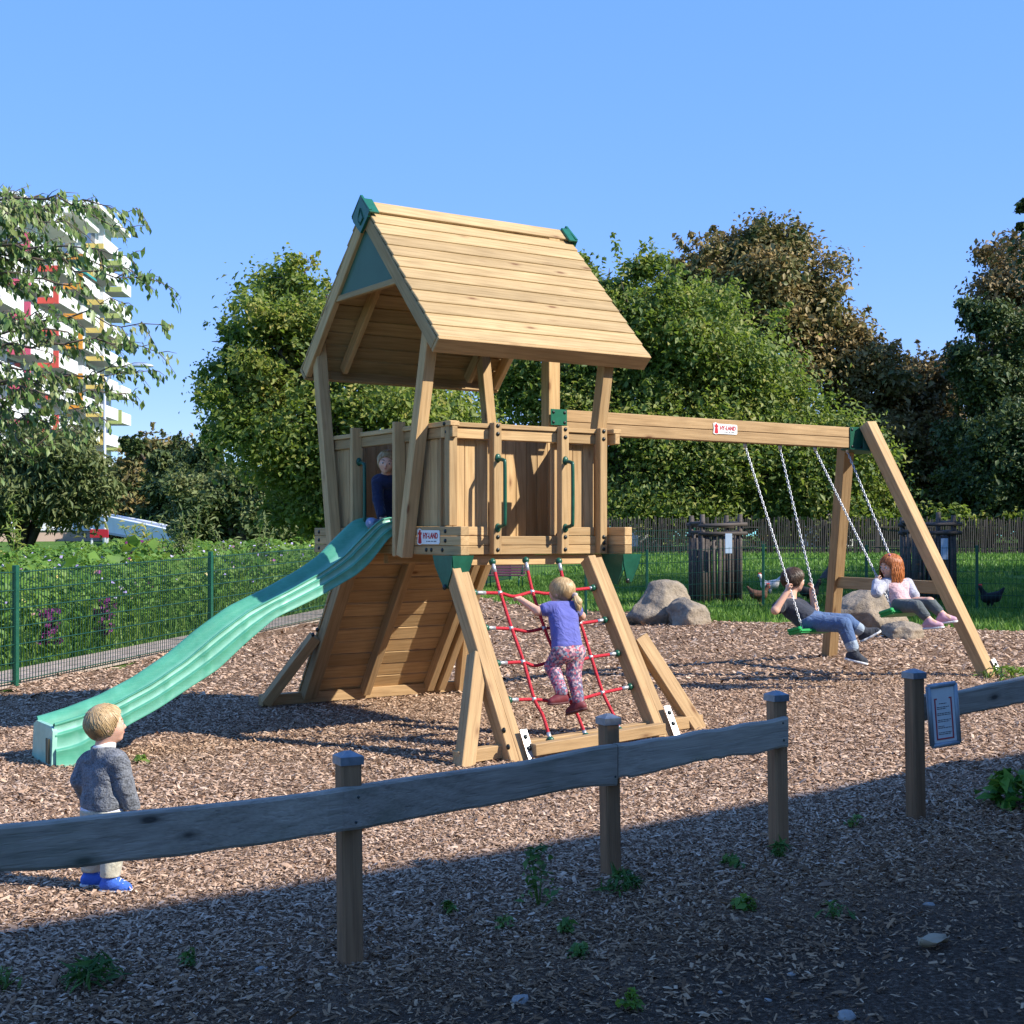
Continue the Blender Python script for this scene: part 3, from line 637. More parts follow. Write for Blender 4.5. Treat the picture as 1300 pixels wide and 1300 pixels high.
# ---------------------------------------------------------------- maker's signs
def text_mesh(body, size, bold=.0):
    cu = bpy.data.curves.new('txt', 'FONT'); cu.body = body; cu.size = size; cu.extrude = .0012; cu.offset = bold; cu.align_x = 'LEFT'; cu.resolution_u = 3
    o = bpy.data.objects.new('txt', cu); C.objects.link(o); dg = bpy.context.evaluated_depsgraph_get(); dg.update()
    me = bpy.data.meshes.new_from_object(o.evaluated_get(dg)); bpy.data.objects.remove(o); bpy.data.curves.remove(cu); return me
def maker_sign(label, M, w, h):              # M: local x to the right, y up, z out of the board
    s = thing('maker_sign', label, 'sign', M, 'white and red maker signs on the play set')
    poly = [(-w / 2, -h * .42), (-w / 2 + w * .1, -h * .5), (-w / 2 + w * .2, -h * .44), (w / 2 - w * .04, -h * .44), (w / 2, -h * .36), (w / 2, h * .3), (w / 2 - w * .04, h * .38), (-w / 2 + w * .2, h * .40), (-w / 2 + w * .1, h * .5), (-w / 2, h * .42), (-w / 2 + w * .02, 0)]
    mobj('plate', prism_mesh([(x, y, 0) for x, y in poly], (0, 0, .005), 'plate'), WHITE, s)
    cx = -w / 2 + w * .125; k = h * .42
    fig = [(-.40, -.85), (-.1, -1), (.1, -1), (.40, -.85), (.30, -.1), (.22, .25), (.42, .35), (.42, .62), (.2, .62), (.16, .95), (-.16, .95), (-.2, .62), (-.42, .62), (-.42, .35), (-.22, .25), (-.30, -.1)]
    mobj('emblem', prism_mesh([(cx + a * k * 1.2, b_ * k, .0052) for a, b_ in fig], (0, 0, .0015), 'emblem'), REDP, s)
    t = text_mesh('HY-LAND', h * .46, h * .010); bw = max(v.co.x for v in t.vertices)
    sx = (w * .66) / bw
    for v in t.vertices: v.co.x = v.co.x * sx - w / 2 + w * .27; v.co.y = v.co.y * 1.05 - h * .10; v.co.z += .0062
    mobj('lettering', t, REDP, s)
    for i, wl2 in enumerate((.06, .12, .09, .14)):
        x = -w / 2 + w * (.42 + [0, .08, .22, .33][i]); beam('small_print', (x, -h * .27, .006), (x + w * wl2 * .8, -h * .27, .006), h * .05, .002, BLACKP, s, bev=0)
    return s
def wM(o, x, y): x, y = Vector(x), Vector(y); z = x.cross(y); M = Matrix((x, y, z)).transposed().to_4x4(); M.translation = o; return TM @ M
maker_sign('white maker sign with red emblem on the left side rails of the play tower', wM((-.0715, .385, 1.442), (0, -1, 0), (0, 0, 1)), .31, .118)
maker_sign('white maker sign with red emblem on the long swing beam', wM((3.30, VB - .0485, 2.385), (1, 0, 0), (0, 0, 1)), .28, .105)
# ---------------------------------------------------------------- low rail fence in front
fence = thing('rail_fence', 'low grey weathered plank fence on capped posts across the foreground', 'fence', (0, 5.5, 0))
FI = Matrix.Translation((0, -5.5, 0))
posts = []
def fpost(px, ybase, h, parent, leanx=.0, w=.10, Y=None):
    for _ in range(6):
        Y = Y or 5.0; x = (px - CX) / F_PX * Y; Y = (EYE - gz(x, Y)) * F_PX / (ybase - CY)
    x = (px - CX) / F_PX * Y; z = gz(x, Y); off = LMF[parent.name]
    a, e = Vector((x, Y, z - .06)), Vector((x - leanx, Y, z + h)); q = off
    p = beam('post', q @ a, q @ e, w, w, POSTWOOD, parent, up=(-.5, 1, 0), bev=.008)
    bm = bmesh.new(); s = w / 2 + .005
    lo = [bm.verts.new((sx * s, sy * s, -.022)) for sx, sy in ((-1, -1), (1, -1), (1, 1), (-1, 1))]; hi = [bm.verts.new((sx * s, sy * s, .006)) for sx, sy in ((-1, -1), (1, -1), (1, 1), (-1, 1))]; t = [bm.verts.new((sx * s * .25, sy * s * .25, .022)) for sx, sy in ((-1, -1), (1, -1), (1, 1), (-1, 1))]
    for A, B in ((lo, hi), (hi, t)):
        for k in range(4): bm.faces.new((A[k], A[(k + 1) % 4], B[(k + 1) % 4], B[k]))
    bm.faces.new(t); bm.faces.new(lo[::-1]); m = bm_mesh(bm, 'post_cap'); m.materials.append(CAPM)
    M, _ = frame(q @ a, q @ e, (-.5, 1, 0)); ang = math.atan2(M[1][1], M[0][1])
    place(bpy.data.objects.new('post_cap', m), p, Matrix.Translation(q @ e) @ Matrix.Rotation(ang, 4, 'Z'))
    return Vector((x, Y, z))
LMF = {}
LMF[fence.name] = FI
A = fpost(445, 1222, .70, fence, .008, .074); B = fpost(776, 1110, .655, fence, .012, .07); D = fpost(989, 1077, .675, fence, .012, .07)
def rail_board(parent, q, tops, bots, name='rail', thick=.045, out=.055):   # keys: (px, py, Y)
    n = 70; bm = bmesh.new(); rows = []
    xs_ = np.linspace(tops[0][0], tops[-1][0], n)
    def line(K):
        ys = np.interp(xs_, [k[0] for k in K], [k[1] for k in K]); Ys = np.interp(xs_, [k[0] for k in tops], [k[2] for k in tops]); g = np.array([1, 2, 3, 2, 1]) / 9
        ys = np.convolve(np.pad(ys, 2, mode='reflect', reflect_type='odd'), g, 'valid'); return [at(x, y, Y) for x, y, Y in zip(xs_, ys, Ys)]
    tp, bp = line(tops), line(bots)
    r = random.Random(len(tops) * 7 + int(tops[0][0]))
    ph = [r.uniform(0, 6) for _ in range(4)]
    for i in range(n):
        t = i / (n - 1); d = (tp[min(i + 1, n - 1)] - tp[max(i - 1, 0)]); d.z = 0; d.normalize(); nrm = Vector((d.y, -d.x, 0))
        wb = .004 * math.sin(t * 13 + ph[0] + 2 * math.sin(t * 7)) + .0022 * math.sin(t * 37 + ph[1] + 3 * math.sin(t * 11)) + .0012 * r.uniform(-1, 1); wt = .003 * math.sin(t * 23 + ph[2])
        a, b_ = tp[i] + Vector((0, 0, wt)), bp[i] + Vector((0, 0, wb)); back = -nrm * thick
        rows.append([bm.verts.new(q @ p) for p in (a + back * .15 + Vector((0, 0, .0)), a + back * .9, b_ + back, b_ + back * .12 + Vector((0, 0, -.004)), b_ + Vector((0, 0, .006)), a + (b_ - a) * .5, a + Vector((0, 0, -.008)))])
    m = len(rows[0])
    for i in range(n - 1):
        for k in range(m): bm.faces.new((rows[i][k], rows[i + 1][k], rows[i + 1][(k + 1) % m], rows[i][(k + 1) % m]))
    bm.faces.new(rows[0]); bm.faces.new(rows[-1][::-1])
    me = bm_mesh(bm, 'rail'); # local x along the board for the grain
    c = (q @ tp[0] + q @ tp[-1]) / 2; d = (q @ tp[-1] - q @ tp[0]).normalized(); M, _ = frame(c - d, c + d); MI = M.inverted()
    for v in me.vertices: v.co = MI @ v.co
    o = mobj(name, me, OLDWOOD, parent, M); return o
yA, yB, yD = A.y - .135, B.y - .085, D.y - .075
E_ = fpost(-387, 1389, .70, fence, .0, .074)
r1 = rail_board(fence, FI, [(-420, 1097, 3.52), (-387, 1093, 3.55), (-90, 1058, 3.95), (0, 1048, 4.10), (220, 1029, 4.4), (430, 1003, yA), (600, 978, 5.2), (700, 962, 5.5), (745, 950, 5.65), (784, 946, yB)], [(-420, 1160, 3.52), (-387, 1155, 3.55), (-90, 1110, 3.95), (0, 1103, 4.10), (60, 1102, 4.2), (220, 1085, 4.4), (430, 1056, yA), (470, 1050, 4.85), (600, 1025, 5.2), (740, 997, 5.65), (784, 998, yB)])
r2 = rail_board(fence, FI, [(785, 945, yB + .012), (830, 940, 5.85), (900, 928, 5.95), (950, 920, 6.0), (1001, 911, yD)], [(785, 988, yB + .012), (830, 980, 5.85), (880, 968, 5.95), (950, 957, 6.0), (1001, 948, yD)])
for k, (px, py, Y) in enumerate(((455, 1012, yA - .005), (452, 1044, yA - .005), (779, 958, yB - .006), (781, 986, yB - .006), (994, 918, yD - .005), (995, 940, yD - .005))):
    bm = bmesh.new(); bmesh.ops.create_icosphere(bm, subdivisions=1, radius=.006); m = bm_mesh(bm, 'nail'); m.materials.append(BOLT)
    place(bpy.data.objects.new('nail', m), fence, FI @ Matrix.Translation(at(px, py, Y)))
fence2 = thing('rail_fence', 'single grey plank rail running off right from the post beside the framed notice', 'fence', (2.3, 6.7, 0)); LMF[fence2.name] = Matrix.Translation((-2.3, -6.7, 0)); F2 = LMF[fence2.name]
G_ = fpost(1163, 1038, .685, fence2, .01, .072)
yG = G_.y + .075
r3 = rail_board(fence2, F2, [(1167, 883, yG), (1200, 881, 6.75), (1250, 872, 6.95), (1300, 860, 7.2), (1400, 845, 7.7)], [(1167, 915, yG), (1200, 911, 6.75), (1250, 903, 6.95), (1300, 892, 7.2), (1400, 878, 7.7)], out=.05)
# framed notice on the fence
c0, c1 = at(1180, 906, yG - .03), at(1212, 905, yG + .015); xd = (c1 - c0); xd.z = 0.012; xd.normalize(); yd = (Vector((-.01, -.0, 1)) - xd * Vector((-.01, 0, 1)).dot(xd)).normalized(); zd = xd.cross(yd)
NM = Matrix((xd, yd, zd)).transposed().to_4x4(); NM.translation = at(1196.5, 907, yG - .005)
notice = thing('notice_board', 'small grey framed notice with red border hung on the right fence rail', 'notice', NM)
w, h = .152, .285
GREYF = plain('grey_frame', (0.30, 0.35, 0.39), 0.45, 0.3, var=0.1); PAPER = plain('notice_paper', (0.62, 0.66, 0.66), 0.5); NRED = plain('notice_red', (0.40, 0.06, 0.07), 0.5)
beam('back_panel', (-w / 2, 0, 0), (w / 2, 0, 0), .012, h, GREYF, notice, up=(0, 1, 0))
for s in (-1, 1):
    tube('frame_side', [(s * w / 2, -h / 2, .008), (s * w / 2, h / 2, .008)], .0125, GREYF, notice, 8); tube('frame_side', [(-w / 2, s * h / 2, .008), (w / 2, s * h / 2, .008)], .0125, GREYF, notice, 8)
beam('sheet', (-w / 2 + .012, 0, .0085), (w / 2 - .012, 0, .0085), .004, h - .024, PAPER, notice, up=(0, 1, 0), bev=0)
wi, hi = w * .60, h * .70
for s in (-1, 1): beam('red_border', (s * wi / 2, -hi / 2 - .018, .0115), (s * wi / 2, hi / 2 - .018, .0115), .007, .002, NRED, notice, up=(0, 0, 1), bev=0)
beam('red_border', (-wi / 2 + .0036, -hi / 2 - .0145, .0115), (wi / 2 - .0036, -hi / 2 - .0145, .0115), .007, .002, NRED, notice, bev=0)
for s in (-1, 1): beam('red_border', (s * wi * .5 - s * .004, hi / 2 - .021, .0115), (s * wi * .5 - s * .012, hi / 2 - .021, .0115), .007, .002, NRED, notice, bev=0)
rr = random.Random(3)
for k, (y, a, e) in enumerate(((.055, -.25, .2), (.038, -.4, .35), (.030, -.4, .15), (.008, -.4, .42), (.0, -.4, .42), (-.024, -.4, .42), (-.032, -.4, .3), (-.054, -.4, 0), (-.062, -.4, .42), (-.084, -.4, .42), (-.092, -.4, .38))):
    x = a
    while x < e:
        l2 = min(rr.uniform(.06, .18), e - x); beam('text_line', (x * wi, y, .0112), ((x + l2) * wi, y, .0112), .0034, .001, BLACKP, notice, bev=0); x += l2 + .03

# ---------------------------------------------------------------- green wire fence on the left
WIRE = plain('green_wire', (0.012, 0.06, 0.04), 0.4)
def wire_fence(name, label, P0, P1, h, postsd, pitch, rows, wr, posth, postw=.06, double=True, group=None):
    P0, P1 = Vector((*P0, 0)), Vector((*P1, 0)); ln = (P1 - P0).length; d = (P1 - P0) / ln
    t = thing(name, label, 'fence', (P0.x, P0.y, 0), group); q = Matrix.Translation((-P0.x, -P0.y, 0))
    for s in postsd:
        p = P0 + d * s; z = gz(p.x, p.y)
        o = beam('post', q @ Vector((p.x, p.y, z - .05)), q @ Vector((p.x, p.y, z + posth)), postw, postw * .8, DGREEN, t, up=d.cross(Vector((0, 0, 1))))
    for i in range(len(postsd) - 1):
        a, e = postsd[i] + postw * .5, postsd[i + 1] - postw * .5
        n = max(2, int((e - a) / pitch)); V = []; Fc = []
        def bar(p, r_, width):
            b0 = len(V)
            for pt in p:
                s_ = d * width; k = Vector((-d.y, d.x, 0)) * width
                V.extend([pt - s_ - k if abs(p[0].z - p[1].z) > .2 else pt - k + Vector((0, 0, -width)), pt + s_ - k if abs(p[0].z - p[1].z) > .2 else pt - k + Vector((0, 0, width)), pt + k + (s_ * 0) if abs(p[0].z - p[1].z) > .2 else pt + k])
            Fc.extend([(b0 + j, b0 + (j + 1) % 3, b0 + 3 + (j + 1) % 3, b0 + 3 + j) for j in range(3)])
        for j in range(n + 1):
            p = P0 + d * (a + (e - a) * j / n); z = gz(p.x, p.y) + .02; bar([q @ Vector((p.x, p.y, z)), q @ Vector((p.x, p.y, z + h))], None, wr)
        for k in range(rows + 1):
            zz = .02 + .03 + (h - .05) * k / rows; p, p2 = P0 + d * a, P0 + d * e
            bar([q @ Vector((p.x, p.y, gz(p.x, p.y) + zz)), q @ Vector((p2.x, p2.y, gz(p2.x, p2.y) + zz))], None, wr * 1.5)
        mobj('mesh_panel', np_mesh('mesh_panel', [tuple(v) for v in V], Fc), WIRE, t)
    return t
y0 = 9.3; LY = lambda s: y0 + s / math.sqrt(1 + .0625)
L0 = (fence_x(9.3), 9.3); L1 = (fence_x(33.5), 33.5); k = math.sqrt(1 + .0625)
ps = [(yy - 9.3) * k for yy in (9.7, 13.8, 17.95, 22.1, 26.3, 30.4, 33.4)]
wire_fence('wire_fence', 'tall green wire mesh fence along the flower bed behind the slide', L0, L1, 1.13, ps, .052, 6, .0040, 1.2)
wire_fence('wire_fence', 'low dark wire fence between the boulders and the chicken lawn', (1.15, 21.6), (9.5, 20.2), .93, [0, .95, 2.72, 4.25, 5.85, 7.4, 8.4], .06, 5, .0022, .97, .04)
# behind the bench the boundary fence goes on
wire_fence('wire_fence', 'far green wire fence behind the purple bench', (-3.4, 33.6), (4.6, 34.6), 1.05, [0, 2.7, 5.4, 8.0], .075, 5, .004, 1.1)

# ---------------------------------------------------------------- chestnut paling fence far behind
pal = thing('paling_fence', 'dark chestnut paling fence across the far end of the lawn', 'fence', (4, 50, 0)); q = Matrix.Translation((-4, -50, 0))
palb = [box_mesh(1.22 + .07 * k, .062 + .006 * (k % 3), .03, 0) for k in range(5)]
for m in palb:
    m.materials.clear(); m.materials.append(DARKWOOD)
Ry = Matrix.Rotation(-PI / 2, 4, 'Y'); rr = random.Random(5)
V = []; Fc = []
for i in range(290):
    x = 1.5 + i * .074; Y = 50 + .15 * math.sin(x); z = gz(x, Y)
    place(bpy.data.objects.new('paling', rr.choice(palb)), pal, q @ Matrix.Translation((x, Y, z + .62 + rr.uniform(-.03, .03))) @ Matrix.Rotation(rr.uniform(-.05, .05), 4, 'Y') @ Ry)
for zz in (.3, 1.0): beam('wire_rail', q @ Vector((1.3, 50.05, gz(1.3, 50) + zz)), q @ Vector((23.2, 50.05, gz(23, 50) + zz)), .02, .03, DARKWOOD, pal)
for k in range(12): beam('post', q @ Vector((1.5 + k * 1.95, 50.1, gz(5, 50) - .1)), q @ Vector((1.5 + k * 1.95, 50.1, gz(5, 50) + 1.25)), .09, .09, DARKWOOD, pal)

# ---------------------------------------------------------------- tree guards of dark stakes with a pale notice
NOTE = plain('pale_notice', (0.42, 0.52, 0.62), 0.5)
def tree_guard(px0, px1, Y, label, seed, rot):
    r = random.Random(seed); a, e = atg(px0, Y), atg(px1, Y); w = (e - a).length * .5; c = (a + e) / 2; c.y += w; c.z = gz(c.x, c.y)
    t = thing('tree_guard', label, 'tree guard', Matrix.Translation(c) @ Matrix.Rotation(rot, 4, 'Z'), 'stake tree guards on the lawn'); w *= .86
    for sx in (-1, 1):
        for sy in (-1, 1): tube('corner_post', [(sx * w, sy * w, -.05), (sx * w + r.uniform(-.02, .02), sy * w, 1.42 + r.uniform(-.05, .08))], .04, DARKWOOD, t, 7)
    for zz in (1.12, 1.27):
        for s in (-1, 1):
            tube('rail', [(-w - .08, s * w - .045 * 1, zz + r.uniform(-.02, .02)), (w + .1, s * w - .045, zz + r.uniform(-.02, .02))], .032, DARKWOOD, t, 7)
            tube('rail', [(s * w, -w - .05, zz + .03), (s * w, w + .05, zz + .03)], .03, DARKWOOD, t, 7)
    for s in range(4):
        for k in range(8):
            f = -w + 2 * w * (k + .5) / 8; x, y = ((f, -w), (f, w), (-w, f), (w, f))[s]
            tube('stake', [(x + r.uniform(-.01, .01), y, -.03), (x + r.uniform(-.025, .025), y, 1.14 + r.uniform(-.12, .02))], .026 + r.uniform(-.005, .006), DARKWOOD, t, 6)
    return t, w
t, w = tree_guard(883, 941, 22.5, 'dark stake tree guard left of the boy, pale notice on its right side', 11, .18)
n = thing('pale_notice', 'pale blue notice on the stake tree guard left of the boy', 'notice', Matrix.Translation(at(925, 690, 22.35)) @ Matrix.Rotation(.15, 4, 'Z')); beam('notice_panel', (0, 0, -.16), (0, 0, .16), .115, .012, NOTE, n, up=(0, -1, 0))
t, w = tree_guard(1158, 1216, 22.5, 'dark stake tree guard behind the red-haired girl', 12, .1)
n = thing('pale_notice', 'pale blue notice on the stake tree guard behind the swing leg', 'notice', Matrix.Translation(at(1199, 697, 22.3)) @ Matrix.Rotation(.1, 4, 'Z')); beam('notice_panel', (0, 0, -.17), (0, 0, .17), .115, .012, NOTE, n, up=(0, -1, 0))

# ---------------------------------------------------------------- boulders
rk, nt, b = new_mat('sandstone_rock'); b.inputs['Roughness'].default_value = 0.9; b.inputs['Specular IOR Level'].default_value = 0.15
tc = nd(nt, 'ShaderNodeTexCoord'); n1 = nd(nt, 'ShaderNodeTexNoise', i_Vector=tc.outputs['Object'], i_Scale=2.6, i_Detail=8.0, i_Roughness=0.65); n2 = nd(nt, 'ShaderNodeTexNoise', i_Vector=tc.outputs['Object'], i_Scale=14.0, i_Detail=8.0, i_Roughness=0.7)
c = mix(nt, 0.4, ramp(nt, n1.outputs['Fac'], [(0.32, (0.15, 0.135, 0.12)), (0.48, (0.30, 0.245, 0.18)), (0.62, (0.42, 0.33, 0.235)), (0.75, (0.33, 0.21, 0.12))]), ramp(nt, n2.outputs['Fac'], [(0.3, (0.12, 0.10, 0.08)), (0.6, (0.40, 0.33, 0.25))]))
nt.links.new(c, b.inputs['Base Color']); bump(nt, b, math_n(nt, 'ADD', n2.outputs['Fac'], n1.outputs['Fac']), 0.9, 0.05)
def boulder(px, Y, wx, wy, hz, seed, label, rot=0, name='boulder', mat=None, group='sandstone boulders at the edge of the bark'):
    r = np.random.default_rng(seed); bm = bmesh.new(); bmesh.ops.create_icosphere(bm, subdivisions=5, radius=1.0)
    V = np.array([v.co[:] for v in bm.verts])
    for k in range(13):
        n = r.normal(0, 1, 3); n /= np.linalg.norm(n); o = r.uniform(.62, .88); s = V @ n; V = V - np.outer(np.maximum(0, s - o) * .92, n)
    for f, a in ((2.3, .07), (5.1, .035), (11, .016), (23, .008)):
        ph = r.uniform(0, 6, 6); V = V * (1 + a * (np.sin(V[:, 0] * f + ph[0] + 1.2 * np.sin(V[:, 1] * f + ph[3])) * np.sin(V[:, 1] * f * 1.1 + ph[1]) + np.sin(V[:, 2] * f * 1.2 + ph[2] + np.sin(V[:, 0] * f + ph[4]))))[:, None]
    V = V * np.array([wx / 2, wy / 2, hz * .78]) / .9; V[:, 2] += hz * .22
    for v, c_ in zip(bm.verts, V): v.co = c_
    m = bm_mesh(bm, 'boulder', True); m.materials.append(mat or rk); p = atg(px, Y)
    o = bpy.data.objects.new(name, m); C.objects.link(o); o.matrix_basis = Matrix.Translation(p) @ Matrix.Rotation(rot, 4, 'Z'); LM[o.name] = Matrix.Identity(4)
    tag(o, label, 'boulder', group); return o
boulder(838, 19.6, .92, .8, .56, 21, 'large tan boulder left of the tree guard, tallest of the left pair', .3)
boulder(876, 19.0, .66, .5, .36, 26, 'lower tan boulder leaning against the large boulder left of the tree guard', -.4)
boulder(1108, 16.9, 1.0, .8, .55, 23, 'grey-topped boulder behind the swings', .5)
boulder(1146, 16.2, .42, .4, .24, 24, 'small tan rock below the red-haired girl', .1)
boulder(1058, 30, .5, .4, .28, 25, 'small dark rock lying on the far lawn', 0, 'rock', DARKWOOD, None)

# ---------------------------------------------------------------- bench
PURP = wood('purple_paint_wood', (0.22, 0.085, 0.12), (0.14, 0.05, 0.075), vary=.05)
p = atg(640, 29.6); bench = thing('park_bench', 'purple slatted park bench on the lawn seen through the climbing net', 'bench', Matrix.Translation(p) @ Matrix.Rotation(-.25, 4, 'Z') @ Matrix.Scale(.68, 4))
for k in range(5): beam('backrest_slat', (-.62, .28 + .03 * k, .50 + .085 * k), (.62, .28 + .03 * k, .50 + .085 * k), .03, .07, PURP, bench, up=(0, .3, 1))
for k in range(5): beam('seat_slat', (-.62, -.22 + .1 * k, .43), (.62, -.22 + .1 * k, .43), .08, .03, PURP, bench)
for s in (-.52, .52):
    tube('leg', [(s, -.22, 0), (s, -.16, .42), (s, .24, .42), (s, .30, 0)], .022, DGREEN, bench, 7); tube('back_support', [(s, .24, .42), (s, .43, .9)], .022, DGREEN, bench, 7)

# ---------------------------------------------------------------- street lamp
LAMPM = plain('lamp_steel', (0.50, 0.53, 0.56), 0.5, 0.4)
p = atg(133, 40); lamp = thing('street_lamp', 'tall grey street lamp with curved arm beside the apartment tower', 'street lamp', Matrix.Translation((p.x, p.y, p.z)))
hp = at(133, 500, 40).z - p.z
tube('pole', [(0, 0, -.2), (0, 0, 1.2), (0, 0, 1.25), (0, 0, hp)], [.06, .06, .048, .038], LAMPM, lamp, 10)
arm = [(0, 0, hp), (.03, 0, hp + .28), (.18, 0, hp + .55), (.5, 0, hp + .72), (.85, 0, hp + .78)]
tube('arm', curve(arm, 14), .032, LAMPM, lamp, 8)
bm = bmesh.new(); bmesh.ops.create_uvsphere(bm, u_segments=14, v_segments=8, radius=1)
for v in bm.verts: v.co = Vector((v.co.x * .34 + 1.08, v.co.y * .13, max(v.co.z, -.35) * .085 + hp + .80))
mobj('lamp_head', bm_mesh(bm, 'lamp_head', True), LAMPM, lamp)
# red barrier board by the lamp foot
p = atg(126, 36); bar = thing('barrier', 'small red and white barrier board beside the lamp post', 'barrier', Matrix.Translation(p))
beam('board', (-.24, 0, 1.12), (.24, 0, 1.12), .03, .22, REDP, bar)
for s in (-.2, .2): beam('leg', (s, .03, -.05), (s, .03, 1.25), .05, .03, WHITE, bar, up=(0, 1, 0))
# ---------------------------------------------------------------- apartment tower on the left, far behind
BW = plain('white_render', (0.76, 0.75, 0.72), 0.8, var=0.07, nscale=1.5); BG = plain('grey_soffit', (0.42, 0.42, 0.42), 0.85); BRC = plain('recess_wall', (0.48, 0.47, 0.45), 0.8, var=.1, nscale=1.0)
GLASS, nt, b = new_mat('dark_window_glass'); b.inputs['Base Color'].default_value = (0.05, 0.065, 0.08, 1); b.inputs['Roughness'].default_value = 0.08
ACC = {'green': (0.36, 0.42, 0.14), 'yellow': (0.62, 0.47, 0.14), 'orange': (0.68, 0.30, 0.04), 'red': (0.62, 0.09, 0.07), 'pink': (0.60, 0.10, 0.18), 'purple': (0.33, 0.16, 0.45)}
ACM = {k: plain('accent_' + k, v, 0.6) for k, v in ACC.items()}
bd = Vector((-.0455, 1, 0)).normalized(); bo = Vector((1, .0455, 0)).normalized()       # along the facade (away), outwards (right)
B0 = Vector((-40.1, 145, 0)); BT = Matrix((bd, -bo, Vector((0, 0, 1)))).transposed().to_4x4(); BT.translation = B0    # x along (away), y into the building, z up
bld = thing('apartment_tower', 'white apartment tower with coloured balcony panels behind the left tree', 'building', BT)
bays = [(-6.0, 0.5, 'green', 11), (-14.2, -6.0, 'yellow', 11), (-22.6, -14.2, 'orange', 10), (-31.0, -22.6, 'red', 9), (-39.5, -31.0, 'pink', 9), (-47.5, -39.5, 'purple', 8)]
FH = 2.69
BXM = {}
def bbox(name, x0, x1, y0, y1, z0, z1, mat, parent):
    key = (round(x1 - x0, 2), round(y1 - y0, 2), round(z1 - z0, 2), mat.name)
    if key not in BXM:
        bm = bmesh.new(); bmesh.ops.create_cube(bm, size=1.0)
        for v in bm.verts: v.co = Vector((v.co.x * (x1 - x0), v.co.y * (y1 - y0), v.co.z * (z1 - z0)))
        BXM[key] = bm_mesh(bm, name); BXM[key].materials.append(mat)
    return place(bpy.data.objects.new(name, BXM[key]), parent, Matrix.Translation(((x0 + x1) / 2, (y0 + y1) / 2, (z0 + z1) / 2)))
for bi, (x0, x1, colr, nf) in enumerate(bays):
    st = -.2 * bi; top = 2.2 + nf * FH
    core = bbox('wall', x0 + .02, x1 - .02, st + 1.9, st + 13, -1, top + .9, BW, bld)
    bbox('roof_edge', x0, x1 + .0, st - .1, st + 12.9, top + .901, top + 1.25, BW, bld)
    bbox('party_wall', x0 - .15, x0 + .15, st + 1.0, st + 1.89, -1, top + .9, BW, bld)
    for f in range(nf):
        z = 2.2 + f * FH
        sl = bbox('balcony', x0 + 2.3, x1 - .16, st - .05, st + 1.88, z, z + .2, BG, bld)
        bbox('parapet', x0 + 2.3, x1 - .16, st - .17, st - .051, z + .0, z + 1.12, BW, sl)
        bbox('end_panel', x0 + 2.16, x0 + 2.299, st - .17, st + 1.88, z - .12, z + .38, ACM[colr], sl)
        if (f + bi) % 2 == 0: bbox('end_screen', x0 + 2.16, x0 + 2.299, st - .17, st + .3, z + .381, z + 1.3, ACM[colr], sl)
        else: bbox('end_rail', x0 + 2.16, x0 + 2.299, st - .17, st + .3, z + .381, z + 1.12, BW, sl)
        bbox('window', x0 + 3.0, x1 - 1.2, st + 1.86, st + 1.899, z + .3, z + 2.4, GLASS, bld)
        bbox('window', x0 + .7, x0 + 1.9, st + 1.86, st + 1.899, z + 1.0, z + 2.3, GLASS, bld)
aw = thing('awning', 'teal sun awning on an orange balcony of the apartment tower', 'awning', BT); TEAL = plain('teal_cloth', (0.03, 0.26, 0.25), 0.7)
zz = 2.2 + 8 * FH; mobj('cloth', prism_mesh([(-19.5, -.75, zz + 1.55), (-19.5, 1.4, zz + 2.45), (-19.5, 1.4, zz + 2.37), (-19.5, -.75, zz + 1.35)], (3.4, 0, 0), 'cloth'), TEAL, aw)
# podium wall and white ramp parapet at its foot
PINKW = plain('pink_stucco', (0.42, 0.30, 0.23), 0.85, var=.12, nscale=.6); CONC = plain('pale_concrete', (0.66, 0.68, 0.70), 0.8, var=.1, nscale=.8); PILLARM = plain('dark_pillar', (0.10, 0.09, 0.08), 0.9)  # last one: even dark grey for the ramp pillars
def gp(px, py, Y): return at(px, py, Y)
pod = thing('podium_wall', 'low pinkish garden wall with pale coping below the apartment tower', 'wall', (0, 0, 0))
a, e = gp(-160, 690, 70), gp(126, 690, 74); 
mobj('wall', prism_mesh([(a.x, a.y, -.2), (e.x, e.y, -.2), (e.x, e.y, at(0, 640, 72).z), (a.x, a.y, at(0, 636, 70).z)], (0, .5, 0), 'wall'), PINKW, pod)
mobj('coping', prism_mesh([(a.x, a.y - .1, at(0, 672, 70).z), (e.x, e.y - .1, at(0, 674, 74).z), (e.x, e.y - .1, at(0, 663, 74).z), (a.x, a.y - .1, at(0, 661, 70).z)], (0, .08, 0), 'coping'), CONC, pod)
rampw = thing('footbridge', 'white walled footbridge ramp sloping down to the right behind the saplings', 'footbridge', (0, 0, 0))
P_ = [gp(118, 672, 66), gp(170, 682, 62), gp(226, 692, 58), gp(226, 675, 58), gp(170, 662, 62), gp(118, 652, 66)]
mobj('parapet', prism_mesh(P_, (.1, .25, 0), 'parapet'), CONC, rampw)
P_ = [p + Vector((.3, 1.8, 0)) for p in P_]; mobj('parapet', prism_mesh(P_, (.1, .25, 0), 'parapet'), CONC, rampw)
mobj('deck', prism_mesh([gp(118, 672, 66), gp(226, 692, 58), gp(226, 694, 58), gp(118, 675, 66)], (.5, 1.9, 0), 'deck'), BG, rampw)
for px, Y in ((165, 62.6), (217, 59)): p = atg(px, Y); beam('pillar', (p.x + .2, p.y + .9, p.z - .2), (p.x + .2, p.y + .9, at(0, 684, Y).z), .3, .3, PILLARM, rampw)
